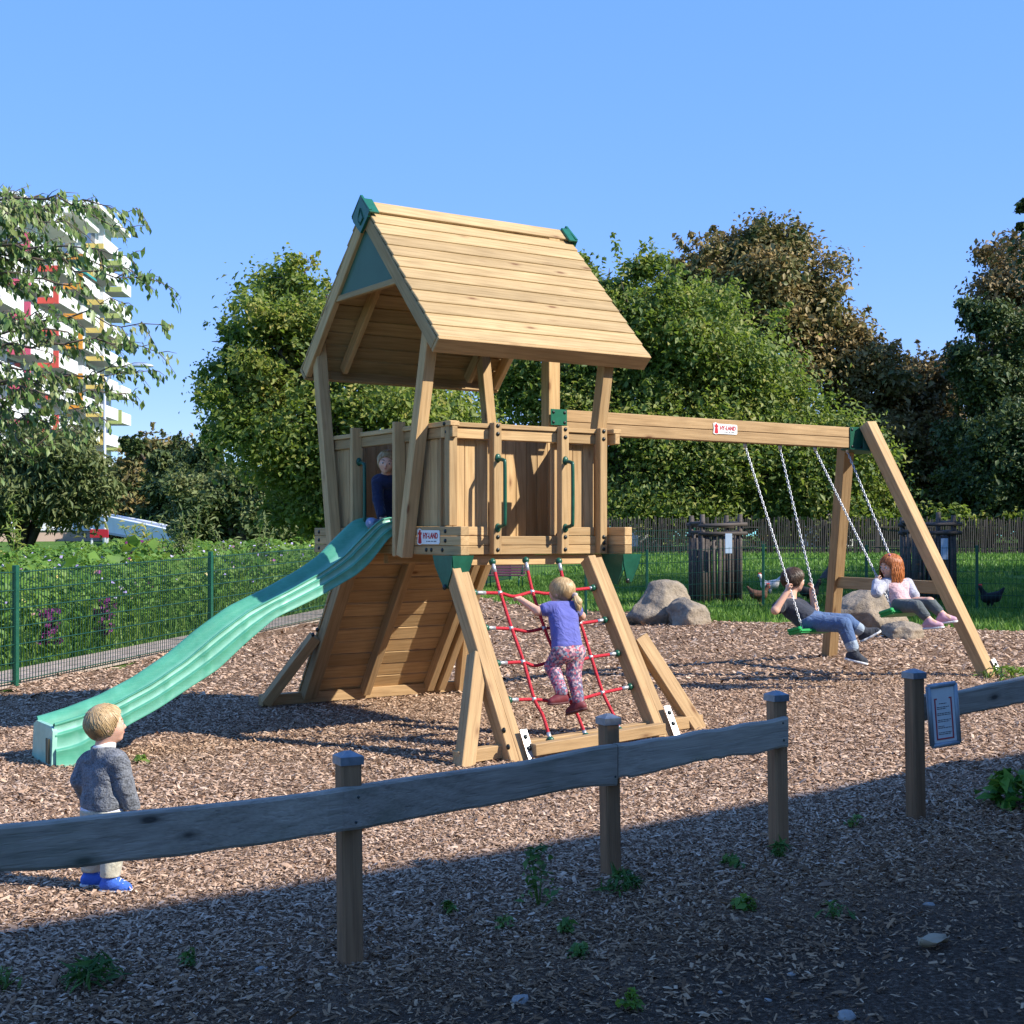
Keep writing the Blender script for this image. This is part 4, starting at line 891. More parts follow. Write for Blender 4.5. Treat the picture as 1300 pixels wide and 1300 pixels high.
# small pale houses glimpsed under the trees on the right
for i, (px, py, w, Y, lab) in enumerate(((832, 650, 1.6, 62, 'small pale shed with tan roof beyond the paling fence, left one'), (1063, 650, 1.5, 62, 'small pale shed with tan roof beyond the paling fence, nearest the red-haired girl'))):
    p = atg(px, Y); t = thing('shed', lab, 'shed', Matrix.Translation(p) @ Matrix.Rotation(.2, 4, 'Z'), 'sheds beyond the paling fence')
    bbox('wall', -w / 2, w / 2, 0, 2, -.2, 1.0, BW, t)
    hz = at(0, py, Y).z - p.z; mobj('roof', prism_mesh([(-w / 2 - .1, -.2, .95), (w / 2 + .1, -.2, .95), (w / 2 - .15, .9, 1.55), (-w / 2 + .15, .9, 1.55)], (0, .05, .06), 'roof'), plain('tan_roof', (0.34, 0.25, 0.17), .8), t)
    bbox('window', -.3, .3, -.02, -.001, .3, .8, GLASS, t)
# brick block beside the viewer whose shadow falls over the foreground
e0, e1 = Vector((-1.9, 5.155, 0)), Vector((3.12, 8.46, .2)); ed = (e1 - e0); ed.z = 0; ed.normalize(); HB = 9.0
corner = Vector((e0.x, e0.y, 0)) + Vector((1.2, -.45, 0)) * HB - ed * 5.5; bn = Vector((ed.y, -ed.x, 0))
BBM = Matrix((ed, -bn, Vector((0, 0, 1)))).transposed().to_4x4(); BBM.translation = corner
BRK, nt, b = new_mat('brown_brick'); tc = nd(nt, 'ShaderNodeTexCoord'); sp = nd(nt, 'ShaderNodeSeparateXYZ', i_0=tc.outputs['Object']); cb = nd(nt, 'ShaderNodeCombineXYZ', i_0=math_n(nt, 'ADD', sp.outputs[0], sp.outputs[1]), i_1=sp.outputs[2])
br = nd(nt, 'ShaderNodeTexBrick', i_Vector=cb.outputs[0], i_Scale=4.0, i_Color1=(0.22, 0.11, 0.075, 1), i_Color2=(0.30, 0.15, 0.10, 1), i_Mortar=(0.35, 0.33, 0.3, 1)); nt.links.new(br.outputs['Color'], b.inputs['Base Color']); b.inputs['Roughness'].default_value = .9
blk = thing('brick_building', 'brown brick building standing to the right of the viewer', 'building', BBM)
def bblk(name, x0, x1, y0, y1, z0, z1, m, par=None): return bbox(name, x0, x1, y0, y1, z0, z1, m, par or blk)
bblk('wall', 0, 32, -8, 0, -.5, HB - .15, BRK); bblk('roof', -.1, 32.1, -8.1, .0, HB - .149, HB, BG)
for f in range(3):
    for k in range(9): w_ = bblk('window', 1.4 + k * 3.4, 3.0 + k * 3.4, .001, .06, .9 + f * 2.8, 2.3 + f * 2.8, BW); bblk('pane', 1.5 + k * 3.4, 2.9 + k * 3.4, .0601, .07, 1.0 + f * 2.8, 2.2 + f * 2.8, GLASS, w_)
# ---------------------------------------------------------------- trees and plants
BARK = wood('bark', (0.17, 0.13, 0.10), (0.07, 0.055, 0.045), crack=.8); BARKD = wood('dark_bark', (0.08, 0.06, 0.045), (0.035, 0.027, 0.022), crack=.8)
LM_G = leaf_mat('leaf_green', [(0.046, 0.085, 0.022), (0.112, 0.164, 0.036), (0.204, 0.238, 0.047), (0.352, 0.304, 0.076)], .35, clump=.9)
LM_Y = leaf_mat('leaf_yellow_green', [(0.049, 0.093, 0.024), (0.127, 0.179, 0.035), (0.235, 0.265, 0.050), (0.419, 0.345, 0.090)], .38, clump=.7)
LM_B = leaf_mat('leaf_bronze', [(0.076, 0.113, 0.030), (0.169, 0.160, 0.050), (0.288, 0.208, 0.076), (0.389, 0.264, 0.101)], .25, clump=.5)
LM_C = leaf_mat('leaf_copper', [(0.053, 0.069, 0.030), (0.135, 0.113, 0.045), (0.225, 0.155, 0.063), (0.300, 0.216, 0.090)], .2, clump=.5)
LM_D = leaf_mat('leaf_dark', [(0.027, 0.044, 0.014), (0.051, 0.083, 0.022), (0.088, 0.121, 0.030), (0.140, 0.159, 0.044)], .2, clump=.6)
LM_O = leaf_mat('leaf_olive', [(0.055, 0.087, 0.024), (0.112, 0.151, 0.043), (0.175, 0.206, 0.068), (0.238, 0.238, 0.091)], .3, clump=.5)
LM_CH = leaf_mat('leaf_cherry', [(0.043, 0.103, 0.026), (0.108, 0.193, 0.046), (0.187, 0.261, 0.073), (0.287, 0.303, 0.130)], .3, rough=.4, clump=1.5)
LM_L = leaf_mat('leaf_fresh', [(0.039, 0.109, 0.015), (0.086, 0.187, 0.025), (0.140, 0.257, 0.038), (0.218, 0.312, 0.068)], .35, clump=1.5)
LM_W = leaf_mat('leaf_weed', [(0.03, 0.09, 0.02), (0.06, 0.15, 0.03), (0.10, 0.20, 0.04), (0.17, 0.26, 0.06)], .3, clump=4)
def leaf_quads(c, n, size, r, asp=.5, up=.45, droop=.25):      # folded leaves: 6 verts, 2 quads sharing the midrib
    N = len(c); nv = n / (np.linalg.norm(n, axis=1, keepdims=True) + 1e-9)
    nv = nv * (1 - up) + np.array([0, 0, up]) + r.normal(0, .45, (N, 3)); nv /= np.linalg.norm(nv, axis=1, keepdims=True)
    a = r.normal(0, 1, (N, 3)); a[:, 2] -= droop * 2; a -= nv * (a * nv).sum(1, keepdims=True); a /= np.linalg.norm(a, axis=1, keepdims=True) + 1e-9
    b = np.cross(nv, a); s = size * r.lognormal(0, .28, (N, 1)); w = s * asp * .5
    p0 = c - a * s * .5; p3 = c + a * s * .5 - nv * s * .12; m = c + nv * s * .02
    l = c + b * w + nv * s * .09; q = c - b * w + nv * s * .09
    V = np.stack([p0, l, p3, q, m], 1).reshape(-1, 3); k = np.arange(N)[:, None] * 5
    return V, np.concatenate([k + np.array([0, 4, 1]), k + np.array([4, 2, 1]), k + np.array([0, 3, 4]), k + np.array([4, 3, 2])])
def leaf_tris(c, n, size, r, asp=.5, up=.45, droop=.25):       # two triangles folded on the midrib
    N = len(c); nv = n / (np.linalg.norm(n, axis=1, keepdims=True) + 1e-9)
    nv = nv * (1 - up) + np.array([0, 0, up]) + r.normal(0, .45, (N, 3)); nv /= np.linalg.norm(nv, axis=1, keepdims=True)
    a = r.normal(0, 1, (N, 3)); a[:, 2] -= droop * 2; a -= nv * (a * nv).sum(1, keepdims=True); a /= np.linalg.norm(a, axis=1, keepdims=True) + 1e-9
    b = np.cross(nv, a); s = size * np.clip(r.lognormal(-.05, .42, (N, 1)), .4, 1.9); w = s * asp * .5
    V = np.stack([c - a * s * .5, c + b * w + nv * s * .13, c + a * s * .5 - nv * s * .1, c - b * w + nv * s * .13], 1).reshape(-1, 3); k = np.arange(N)[:, None] * 4
    return V, np.concatenate([k + np.array([0, 2, 1]), k + np.array([0, 3, 2])])
def crown_pts(lobes, n, r, per=26, tight=.34, shell=.62, squash=.75):
    vol = np.array([l[3] * l[4] + l[4] * l[5] + l[3] * l[5] for l in lobes]); vol /= vol.sum(); Cs = []; Ns = []
    for l, f in zip(lobes, vol):                               # boughs on each lobe, sprays on each bough, leaves on each spray
        nb = max(5, int(6 + 24 * f * len(lobes) ** .5)); R = np.array(l[3:6])
        d = r.normal(0, 1, (nb, 3)); d /= np.linalg.norm(d, axis=1, keepdims=True)
        rf = r.uniform(shell ** 1.5, 1.26, (nb, 1)); bc = np.array(l[:3]) + d * R * rf; br = R.mean() * r.uniform(.18, .52, (nb, 1)) * (1.35 - .6 * rf) * np.array([1.2, 1.2, .55])
        ns = max(3, int(n * f / nb / per)); e = r.normal(0, 1, (nb, ns, 3)); e /= np.linalg.norm(e, axis=2, keepdims=True); e[:, :, 2] = np.abs(e[:, :, 2]) * np.where(r.random((nb, ns)) < .72, 1, -1)
        sc = bc[:, None, :] + e * br[:, None, :] * r.uniform(.75, 1.12, (nb, ns, 1)); sp = tight * R.mean() * r.uniform(.16, .38, (nb, ns, 1, 1))
        p = sc[:, :, None, :] + np.clip(r.normal(0, 1, (nb, ns, per, 3)), -1.9, 1.9) * sp * np.array([1, 1, squash]) - np.array([0, 0, 1]) * np.abs(r.normal(0, .6, (nb, ns, per, 1))) * sp
        nn = np.repeat((e + d[:, None, :] * .5)[:, :, None, :], per, 2) + r.normal(0, .3, (nb, ns, per, 3))
        Cs.append(p.reshape(-1, 3)); Ns.append(nn.reshape(-1, 3))
        nsht, nl = 9, max(8, int(n * f * .05 / 9)); d = r.normal(0, 1, (nsht, 3)); d[:, 2] = np.abs(d[:, 2]) + .1; d /= np.linalg.norm(d, axis=1, keepdims=True)     # leafy shoots standing out of the crown
        s0 = np.array(l[:3]) + d * R * .92; dr = d + np.array([0, 0, .5]) + r.normal(0, .3, (nsht, 3)); e_ = R.mean() * r.uniform(.18, .48, (nsht, 1)); t_ = r.random((nsht, nl, 1))
        p = s0[:, None, :] + dr[:, None, :] * e_[:, None, :] * t_ + r.normal(0, 1, (nsht, nl, 3)) * R.mean() * (.085 * (1.15 - t_))
        Cs.append(p.reshape(-1, 3)); Ns.append((np.repeat(d[:, None, :], nl, 1) + r.normal(0, .4, (nsht, nl, 3))).reshape(-1, 3))
    return np.concatenate(Cs), np.concatenate(Ns)
def limbs_mesh(base, segs, seg=8):
    bm = bmesh.new()
    for pts, rs in segs: tube_bm(bm, pts, rs, seg)
    return bm_mesh(bm, 'trunk', True)
def tree(name, label, D, lobes_px, n, size, lm, trunk_px, tr, bark=BARK, seed=1, group=None, cat='tree', per=26, tight=.34, depth=.9, shell=.62, top=None, wood_on=True, asp=.55, up=.4, droop=.3):
    r = np.random.default_rng(seed); lob = []
    for (x, y, rx, ry) in lobes_px:
        q = at(x, y, D); k = D / F_PX; dd = r.uniform(-.45, .45) * (rx + ry) * .5 * k
        lob.append((q.x, q.y + dd, q.z, rx * k, (rx + ry) * .5 * k * depth, ry * k))
    b = atg(trunk_px, D); t = thing(name, label, cat, Matrix.Translation(b), group)
    c, nrm = crown_pts(lob, n, r, per, tight, shell); k = c[:, 2] > b.z + .15; c, nrm = c[k], nrm[k]
    V, Fc = leaf_tris(c - np.array(b), nrm, size, r, asp, up, droop); mobj('crown', np_mesh('crown', V, Fc), lm, t)
    cz = np.mean([l[2] for l in lob]); zt = top if top else cz - b.z
    rr = random.Random(seed); segs = []; tp = Vector((rr.uniform(-.3, .3), rr.uniform(-.2, .2), zt))
    segs.append(([(0, 0, -.3), (0, 0, .1), (tp.x * .3, 0, zt * .4), (tp.x * .7, tp.y * .5, zt * .75), tp], [tr * 1.35, tr * 1.05, tr * .85, tr * .6, tr * .3]))
    if wood_on:
        for l in lob:
            e = Vector((l[0], l[1], l[2])) - b; s0 = Vector((tp.x * .4, 0, min(zt * rr.uniform(.3, .7), max(.4, e.z * .75)))); m = (s0 + e) / 2 + Vector((rr.uniform(-.2, .2), 0, rr.uniform(.0, .3)))
            segs.append(([s0, m, e], [tr * .45, tr * .3, tr * .12]))
            for _ in range(5):
                d = Vector((rr.gauss(0, 1), rr.gauss(0, 1), rr.gauss(.2, .8))).normalized(); e2 = e + Vector((d.x * l[3], d.y * l[4], d.z * l[5])) * .85
                segs.append(([m.lerp(e, rr.uniform(.2, 1)), (m.lerp(e, .9) + e2) / 2 + Vector((0, 0, rr.uniform(-.1, .2))), e2], [tr * .16, tr * .1, tr * .03]))
    mobj('trunk', limbs_mesh(b, segs, 7), bark, t); return t
# linden left of the tower
tree('linden_tree', 'bright green linden tree rising behind the left side of the play tower', 31,
     [(400, 395, 80, 60), (340, 420, 62, 55), (300, 470, 45, 36), (455, 430, 85, 75), (375, 480, 95, 60), (330, 510, 62, 45), (430, 540, 110, 75), (520, 520, 90, 85), (390, 590, 95, 70), (480, 620, 100, 65), (575, 560, 60, 70), (385, 650, 70, 38), (300, 545, 32, 30), (375, 352, 34, 26), (545, 640, 60, 50), (285, 425, 26, 18), (275, 500, 22, 20)],
     95000, .115, LM_Y, 470, .20, seed=31, tight=.8, shell=.3)
# broad tree right of the tower
tree('broadleaf_tree', 'broad green tree with low spreading crown behind the swing beam', 57,
     [(800, 400, 85, 66), (760, 450, 85, 75), (860, 450, 100, 80), (930, 470, 85, 75), (700, 520, 65, 75), (780, 560, 100, 80), (880, 570, 110, 80), (980, 560, 90, 85), (1040, 600, 75, 66), (830, 620, 100, 38), (930, 625, 90, 38), (1020, 640, 80, 34), (720, 610, 70, 50), (770, 365, 40, 32), (840, 370, 36, 36), (740, 345, 16, 20), (665, 480, 40, 50), (690, 600, 45, 60), (1090, 628, 40, 34)],
     170000, .19, LM_G, 787, .42, seed=36, tight=.8, shell=.35, top=8.0)
# bronze chestnut behind it
tree('chestnut_tree', 'tall bronze-tinted chestnut tree peering above the broad green tree', 70,
     [(940, 345, 75, 56), (1000, 360, 62, 52), (900, 350, 46, 46), (980, 420, 85, 62), (1040, 420, 55, 56), (1070, 470, 56, 50), (1110, 490, 42, 56), (1080, 550, 60, 60), (950, 310, 36, 24), (1130, 550, 36, 56), (1120, 620, 45, 50)],
     90000, .25, LM_B, 1000, .45, seed=48, tight=.8, shell=.35)
# right hand group
tree('copper_tree', 'copper brown tree behind the swing legs', 72, [(1190, 490, 42, 48), (1170, 550, 46, 60), (1210, 560, 52, 66), (1180, 620, 56, 56), (1235, 620, 45, 56), (1165, 470, 18, 16)], 48000, .25, LM_C, 1190, .3, seed=52, tight=.8, shell=.35)
tree('dark_conifer', 'dark green conifer on the right beside the copper tree', 62, [(1238, 400, 18, 22), (1248, 440, 32, 44), (1255, 500, 42, 50), (1262, 570, 46, 60), (1255, 630, 52, 50), (1290, 480, 36, 66)], 52000, .20, LM_D, 1255, .25, BARKD, seed=44, tight=.75, shell=.4)
tree('copper_tree', 'tallest rust brown tree at the right edge of the picture', 66, [(1290, 350, 36, 46), (1300, 400, 44, 66), (1320, 470, 66, 80), (1305, 560, 50, 66), (1330, 620, 66, 66), (1275, 370, 16, 20)], 52000, .23, LM_C, 1315, .3, seed=47, tight=.8, shell=.35)
tree('evergreen_tree', 'dark broad evergreen tree low at the right edge behind the swing leg', 56, [(1275, 560, 40, 45), (1300, 590, 50, 60), (1240, 610, 36, 40), (1290, 640, 60, 34), (1340, 600, 60, 70), (1215, 640, 34, 26)], 48000, .18, LM_D, 1300, .25, BARKD, seed=34, tight=.8, shell=.35)
tree('overhanging_tree', 'tree outside the right edge whose leaf tips reach into the sky', 24, [(1400, 285, 85, 40), (1430, 380, 70, 90), (1480, 330, 110, 110), (1308, 266, 15, 11), (1304, 292, 12, 8)], 34000, .09, LM_D, 1480, .25, BARKD, seed=24, tight=.7)
# shade trees right of the lawn, outside the view
for i, (x, y, h, rr_) in enumerate(((15.5, 17.5, 9.5, 3.0), (18, 22, 12.5, 3.8), (18, 26, 14, 4.0), (23, 31, 13, 4))):
    px = CX + x / y * F_PX; k = F_PX / y; zc = CY - (h * .62 - EYE + gz(x, y)) * k
    tree('shade_tree', 'leafy shade tree right of the chicken lawn, %s of its row' % ('nearest the rail fence', 'second nearest the rail fence', 'third from the rail fence', 'farthest from the rail fence')[i], y, [(px, zc, rr_ * k, rr_ * .9 * k), (px - rr_ * .6 * k, zc + .4 * k, rr_ * .7 * k, rr_ * .6 * k), (px + rr_ * .5 * k, zc - .6 * k, rr_ * .7 * k, rr_ * .6 * k)], 22000, .15, LM_G, px, .22, seed=100 + i, group='shade trees right of the lawn', tight=.9, wood_on=False)
# distant left group
tree('brown_tree', 'brownish tree beyond the footbridge, right of the apartment tower', 78, [(190, 580, 34, 26), (200, 620, 46, 50), (165, 610, 30, 40), (180, 660, 50, 30)], 26000, .28, LM_B, 190, .3, seed=78, tight=.8, shell=.35)
tree('evergreen_tree', 'dark green rounded tree between the brown tree and the fir', 72, [(225, 600, 26, 36), (235, 640, 36, 46), (172, 565, 14, 12), (215, 670, 40, 20)], 24000, .26, LM_D, 228, .3, BARKD, seed=72, tight=.8, shell=.35)
tree('fir_tree', 'dark layered fir top showing left of the linden', 66, [(268, 555, 16, 14), (262, 575, 26, 16), (270, 605, 36, 26), (278, 640, 42, 36)], 22000, .22, LM_D, 270, .25, BARKD, seed=66, tight=.7, shell=.35)
tree('olive_tree', 'pale olive green bushy tree below the linden', 50, [(270, 625, 46, 36), (320, 635, 50, 40), (365, 640, 50, 45), (300, 660, 60, 30), (395, 670, 50, 26), (250, 655, 30, 30)], 46000, .17, LM_O, 310, .2, seed=50, tight=.8, shell=.35)
# far belt of woodland beyond the linden, the tower and the palings
def belt(name, label, lobes, D, n, size, lm, seed):
    r = np.random.default_rng(seed); lob = []
    for (x, y, rx, ry) in lobes: q = at(x, y, D); k = D / F_PX; lob.append((q.x, q.y + r.uniform(-2, 2), q.z, rx * k, rx * k * .6, ry * k))
    c, nn = crown_pts(lob, n, r, 26, .3, .5); V, Fc = leaf_tris(c, nn, size, r, .6, .4, .2); o = mobj(name, np_mesh(name, V, Fc), lm); tag(o, label, kind='stuff')
belt('far_woodland', 'dark far woodland closing the view behind the trees', [(x, 650 + 6 * math.sin(x), 50, 40) for x in range(150, 1400, 52)], 95, 60000, .42, LM_D, 90)
belt('hedge', 'low sunlit hedge beyond the paling fence', [(x, 661 + 3 * math.sin(x * .7), 30, 12) for x in range(1090, 1360, 34)], 53, 14000, .16, LM_Y, 91)
# pollard willow on the left with dark crooked trunk
r_ = tree('willow_tree', 'small pale willow with dark crooked trunk at the left edge', 25, [(40, 600, 66, 36), (95, 595, 55, 36), (10, 630, 45, 40), (75, 630, 66, 30), (120, 625, 36, 36), (15, 580, 40, 30), (60, 565, 60, 24)], 26000, .12, LM_O, 30, .16, BARKD, seed=25, tight=.8, shell=.2, asp=.32, droop=.7)
# cherry tree whose branches hang across the apartment tower
def cherry():
    D = 14.6; r = np.random.default_rng(77); rr = random.Random(77); b = Vector((-6.9, 15.0, gz(-6.9, 15)))
    t = thing('cherry_tree', 'cherry tree reaching in from the left edge with drooping leafy branches', 'tree', Matrix.Translation(b))
    segs = [([(0, 0, -.3), (0, 0, .3), (.1, 0, 1.5), (.05, .1, 3.2), (.3, .1, 4.8)], [.19, .16, .14, .11, .05])]; C_ = []; A_ = []
    tips = [(214, 362), (205, 412), (204, 448), (196, 470), (176, 264), (163, 290), (166, 325), (160, 385), (180, 350), (150, 430), (170, 500), (120, 262), (100, 290), (130, 530), (60, 265), (40, 300), (75, 330), (50, 370), (70, 400), (60, 470), (30, 500), (80, 535), (10, 270), (10, 400), (15, 320), (30, 260), (150, 475), (110, 545), (50, 525), (-20, 300), (-30, 450)]
    for (x, y) in tips:
        e = at(x, y, D + rr.uniform(-1.0, 1.2)); ln = rr.uniform(.9, 1.6) if x > 100 else rr.uniform(.6, 1.2)
        s0 = Vector((b.x + .25 + rr.uniform(0, .3), b.y, min(max(e.z + rr.uniform(-.9, .5), 1.6), 4.9))); m = s0.lerp(e, .5) + Vector((0, 0, rr.uniform(.1, .3)))
        pts = curve([s0, m, e + Vector((-.02, 0, 0))], 16)
        for i in range(1, 15): pts[i] = pts[i] + Vector((rr.gauss(0, .03), rr.gauss(0, .03), rr.gauss(0, .035)))
        segs.append(([p - b for p in pts], [.022 - .0012 * i for i in range(16)]))
        k0 = 3
        for i in range(k0, 16):
            p = pts[i]; tdir = (pts[min(i + 1, 15)] - pts[i - 1]).normalized()
            for s in (-1, 1):
                tw = (tdir * rr.uniform(.4, 1.2) + Vector((0, s * rr.uniform(.2, .9), rr.uniform(-.9, .9)))).normalized(); tl = rr.uniform(.14, .44) * (1.15 - .5 * i / 15)
                q = p + tw * tl + Vector((0, 0, -tl * .25)); segs.append(([p - b, (p + q) / 2 - b + Vector((0, 0, .02)), q - b], [.006, .004, .002]))
                nl = rr.randint(5, 9)
                for j in range(nl): f = (j + .7) / nl; c = p.lerp(q, f); C_.append(c + Vector((rr.gauss(0, .02), rr.gauss(0, .03), -.035 + rr.gauss(0, .02)))); A_.append((tw * .5 + Vector((rr.gauss(0, .35), rr.gauss(0, .35), -1))))
    c = np.array([v[:] for v in C_]) - np.array(b[:]); a = np.array([v[:] for v in A_]); a /= np.linalg.norm(a, axis=1, keepdims=True); N = len(c)
    nv = r.normal(0, 1, (N, 3)); nv[:, 1] -= .5; nv[:, 0] += .9; nv[:, 2] += .4; nv -= a * (a * nv).sum(1, keepdims=True); nv /= np.linalg.norm(nv, axis=1, keepdims=True); bb = np.cross(nv, a)
    s = .092 * r.lognormal(0, .22, (N, 1)); w = s * .25
    V = np.stack([c - a * s * .5, c + bb * w + nv * s * .05, c + a * s * .5 - nv * s * .1, c - bb * w + nv * s * .05, c + nv * s * -.01], 1).reshape(-1, 3); k = np.arange(N)[:, None] * 5
    mobj('crown', np_mesh('crown', V, np.concatenate([k + np.array([0, 4, 1]), k + np.array([4, 2, 1]), k + np.array([0, 3, 4]), k + np.array([4, 3, 2])])), LM_CH, t)
    mobj('trunk', limbs_mesh(b, segs, 6), BARK, t)
cherry()
# ---------------------------------------------------------------- flower bed behind the wire fence
def bed_pts(n, r, a=.75, w=4.6, y0=9.5, y1=27):
    y = np.sqrt(r.uniform(y0 ** 2, y1 ** 2, n)); off = a + r.uniform(0, 1, n) * w; x = fence_x(y) - off; return x, y, off
def bed():
    r = np.random.default_rng(41); x, y, off = bed_pts(62000, r)
    hmax = (.72 + .32 * sm(off, 0, 1.6) + .19 * np.sin(x * 3.1 + y * 1.7) * np.sin(y * 2.6)) * (.78 + .2 * sm(y, 12, 19))
    z = ground_z(x, y) + hmax * (1 - r.random(len(x)) ** 2.2) ; c = np.stack([x, y, z], 1); n = np.stack([np.full(len(x), .3), np.full(len(x), -.3), np.full(len(x), .6)], 1)
    V, Fc = leaf_quads(c, n, .085, r, .5, .45, .3); o = mobj('flower_bed', np_mesh('flower_bed', V, Fc), LM_L); tag(o, 'dense leafy flower bed growing behind the wire fence', kind='stuff')
    v, f = blades(9000, lambda r, n: np.zeros(n), lambda r, n: np.zeros(n), .5, 1.0, .006, 9); 
    x, y, off = bed_pts(9000, r); k = np.arange(9000) * 5; v = v.reshape(-1, 5, 3); v[:, :, 0] += x[:, None]; v[:, :, 1] += y[:, None]; v[:, :, 2] += (ground_z(x, y) - gz(0, 0))[:, None]
    o = mobj('bed_stems', np_mesh('bed_stems', v.reshape(-1, 3), f), LM_L); tag(o, 'upright green stems in the flower bed', kind='stuff')
    x, y, off = bed_pts(800, r); z = ground_z(x, y) + (.70 + .34 * sm(off, 0, 1.6)) * (.78 + .2 * sm(y, 12, 19)) * r.uniform(.75, 1.1, len(x)); c = np.stack([x, y, z], 1)
    V, Fc = leaf_quads(c, np.tile([.2, -.6, .5], (len(x), 1)), .05, r, .9, .2, 0); fm = island_mat('small_blossom', [(0, (.28, .22, .5)), (.4, (.42, .36, .62)), (.7, (.46, .42, .58)), (.85, (.5, .42, .08)), (1, (.4, .12, .34))])
    o = mobj('small_blossoms', np_mesh('small_blossoms', V, Fc), fm); tag(o, 'tiny pale violet blossoms dotted over the flower bed', kind='stuff')
bed()
KERB = plain('pale_kerb_stone', (0.40, 0.32, 0.27), 0.9, var=.25, nscale=6, bmp=.5)
kerb = thing('kerb_path', 'pale stone slab path along the foot of the wire fence', 'kerb', (0, 0, 0)); kerb['kind'] = 'structure'
yy = 8.8
while yy < 30:
    y2 = yy + .58; a, e = Vector((fence_x(yy) - .36, yy, gz(fence_x(yy), yy) + .012)), Vector((fence_x(y2) - .36, y2, gz(fence_x(y2), y2) + .012)); beam('slab', a, e + (a - e) * .02, .62, .07, KERB, kerb, bev=.006); yy = y2
MAUVE = island_mat('mauve_blossom', [(0, (.04, .012, .04)), (.5, (.16, .02, .13)), (1, (.36, .09, .30))])
def flower_plant(name, label, px, Y, h, nl, ls, fl, group=None, seed=1, cat='plant', lm=None, flm=None, spread=.16, x=None):
    r = np.random.default_rng(seed); b = atg(px, Y); t = thing(name, label, cat, Matrix.Translation(b), group); segs = []; rr = random.Random(seed)
    for k in range(3):
        e = Vector((rr.uniform(-spread, spread), rr.uniform(-spread, spread), h * rr.uniform(.85, 1))); segs.append(([(0, 0, -.03), e * .5 + Vector((rr.uniform(-.03, .03), 0, 0)), e], [.010, .008, .004]))
    mobj('stem', limbs_mesh(b, segs, 5), lm or LM_L, t)
    z = r.uniform(.08, 1, nl) * h; a = r.uniform(0, 2 * PI, nl); rad = r.uniform(.2, 1, nl) * spread * 1.3; c = np.stack([np.cos(a) * rad, np.sin(a) * rad, z], 1)
    V, Fc = leaf_quads(c, np.stack([np.cos(a) * .4, np.sin(a) * .4, np.full(nl, .7)], 1), ls, r, .75, .4, .4); mobj('leaves', np_mesh('leaves', V, Fc), lm or LM_L, t)
    if fl:
        c = np.stack([r.normal(0, spread * .45, fl), r.normal(-.05, spread * .3, fl), h * r.uniform(.35, 1.0, fl)], 1); V, Fc = leaf_quads(c, np.tile([0, -1, .3], (fl, 1)), .055, r, .9, .1, 0); mobj('blossom', np_mesh('blossom', V, Fc), flm or MAUVE, t)
    return t
flower_plant('mallow_plant', 'mauve flowering plant behind the wire fence, nearest the left post', 63, 15.9, .62, 60, .10, 120, 'mauve flowering plants behind the fence', 3, spread=.13)
flower_plant('mallow_plant', 'mauve flowering plant behind the wire fence, right one of the pair', 134, 17.0, .66, 60, .10, 120, 'mauve flowering plants behind the fence', 4, spread=.12)
flower_plant('mallow_plant', 'leafy plant with dark mauve blossoms above the fence beside the lamp', 173, 19.5, 1.35, 60, .17, 40, None, 5, spread=.25)
for i, (px, h, Y, lab) in enumerate(((48, 1.15, 17.5, 'broad-leaved bright plant above the fence under the willow trunk'), (8, 1.1, 16, 'broad-leaved bright plant cut by the left picture edge'), (100, 1.12, 18, 'broad-leaved bright plant above the fence left of the barrier'), (146, 1.25, 19, 'broad-leaved bright plant just right of the barrier'), (205, 1.15, 20, 'broad-leaved bright plant below the footbridge'))):
    flower_plant('broad_leaf_plant', lab, px, Y, h, 46, .2, 0, 'broad-leaved plants above the wire fence', 20 + i, spread=.26)
def sapling(px, ytop, Y, lab, seed, lm=LM_O):
    b = atg(px, Y); h = at(px, ytop, Y).z - b.z; r = np.random.default_rng(seed); rr = random.Random(seed); t = thing('willow_sapling', lab, 'sapling', Matrix.Translation(b), 'young willows above the flower bed'); segs = []; C_ = []
    for k in range(5):
        e = Vector((rr.uniform(-.55, .45), rr.uniform(-.3, .3), h * rr.uniform(.72, 1.0))); P_ = curve([(0, 0, .2), e * .5 + Vector((0, 0, .15)), e], 14); segs.append((P_, [.016 - .001 * i for i in range(14)]))
        for i in range(5, 14):
            for _ in range(7): C_.append(P_[i] + Vector((rr.gauss(0, .06), rr.gauss(0, .06), rr.gauss(0, .06))))
    mobj('stem', limbs_mesh(b, segs, 5), LM_L, t); c = np.array([v[:] for v in C_]); V, Fc = leaf_quads(c, np.tile([.2, -.4, .6], (len(c), 1)), .12, r, .22, .2, .1); mobj('leaves', np_mesh('leaves', V, Fc), lm, t)
sapling(236, 640, 21, 'young willow standing above the fence right of the footbridge end', 61, LM_O); sapling(308, 655, 22, 'thin young willow nearest the slide top', 62, LM_O); sapling(196, 660, 21, 'yellowish young willow in front of the footbridge', 63, LM_Y); sapling(18, 640, 20, 'yellowish young willow under the left edge tree', 64, LM_Y)
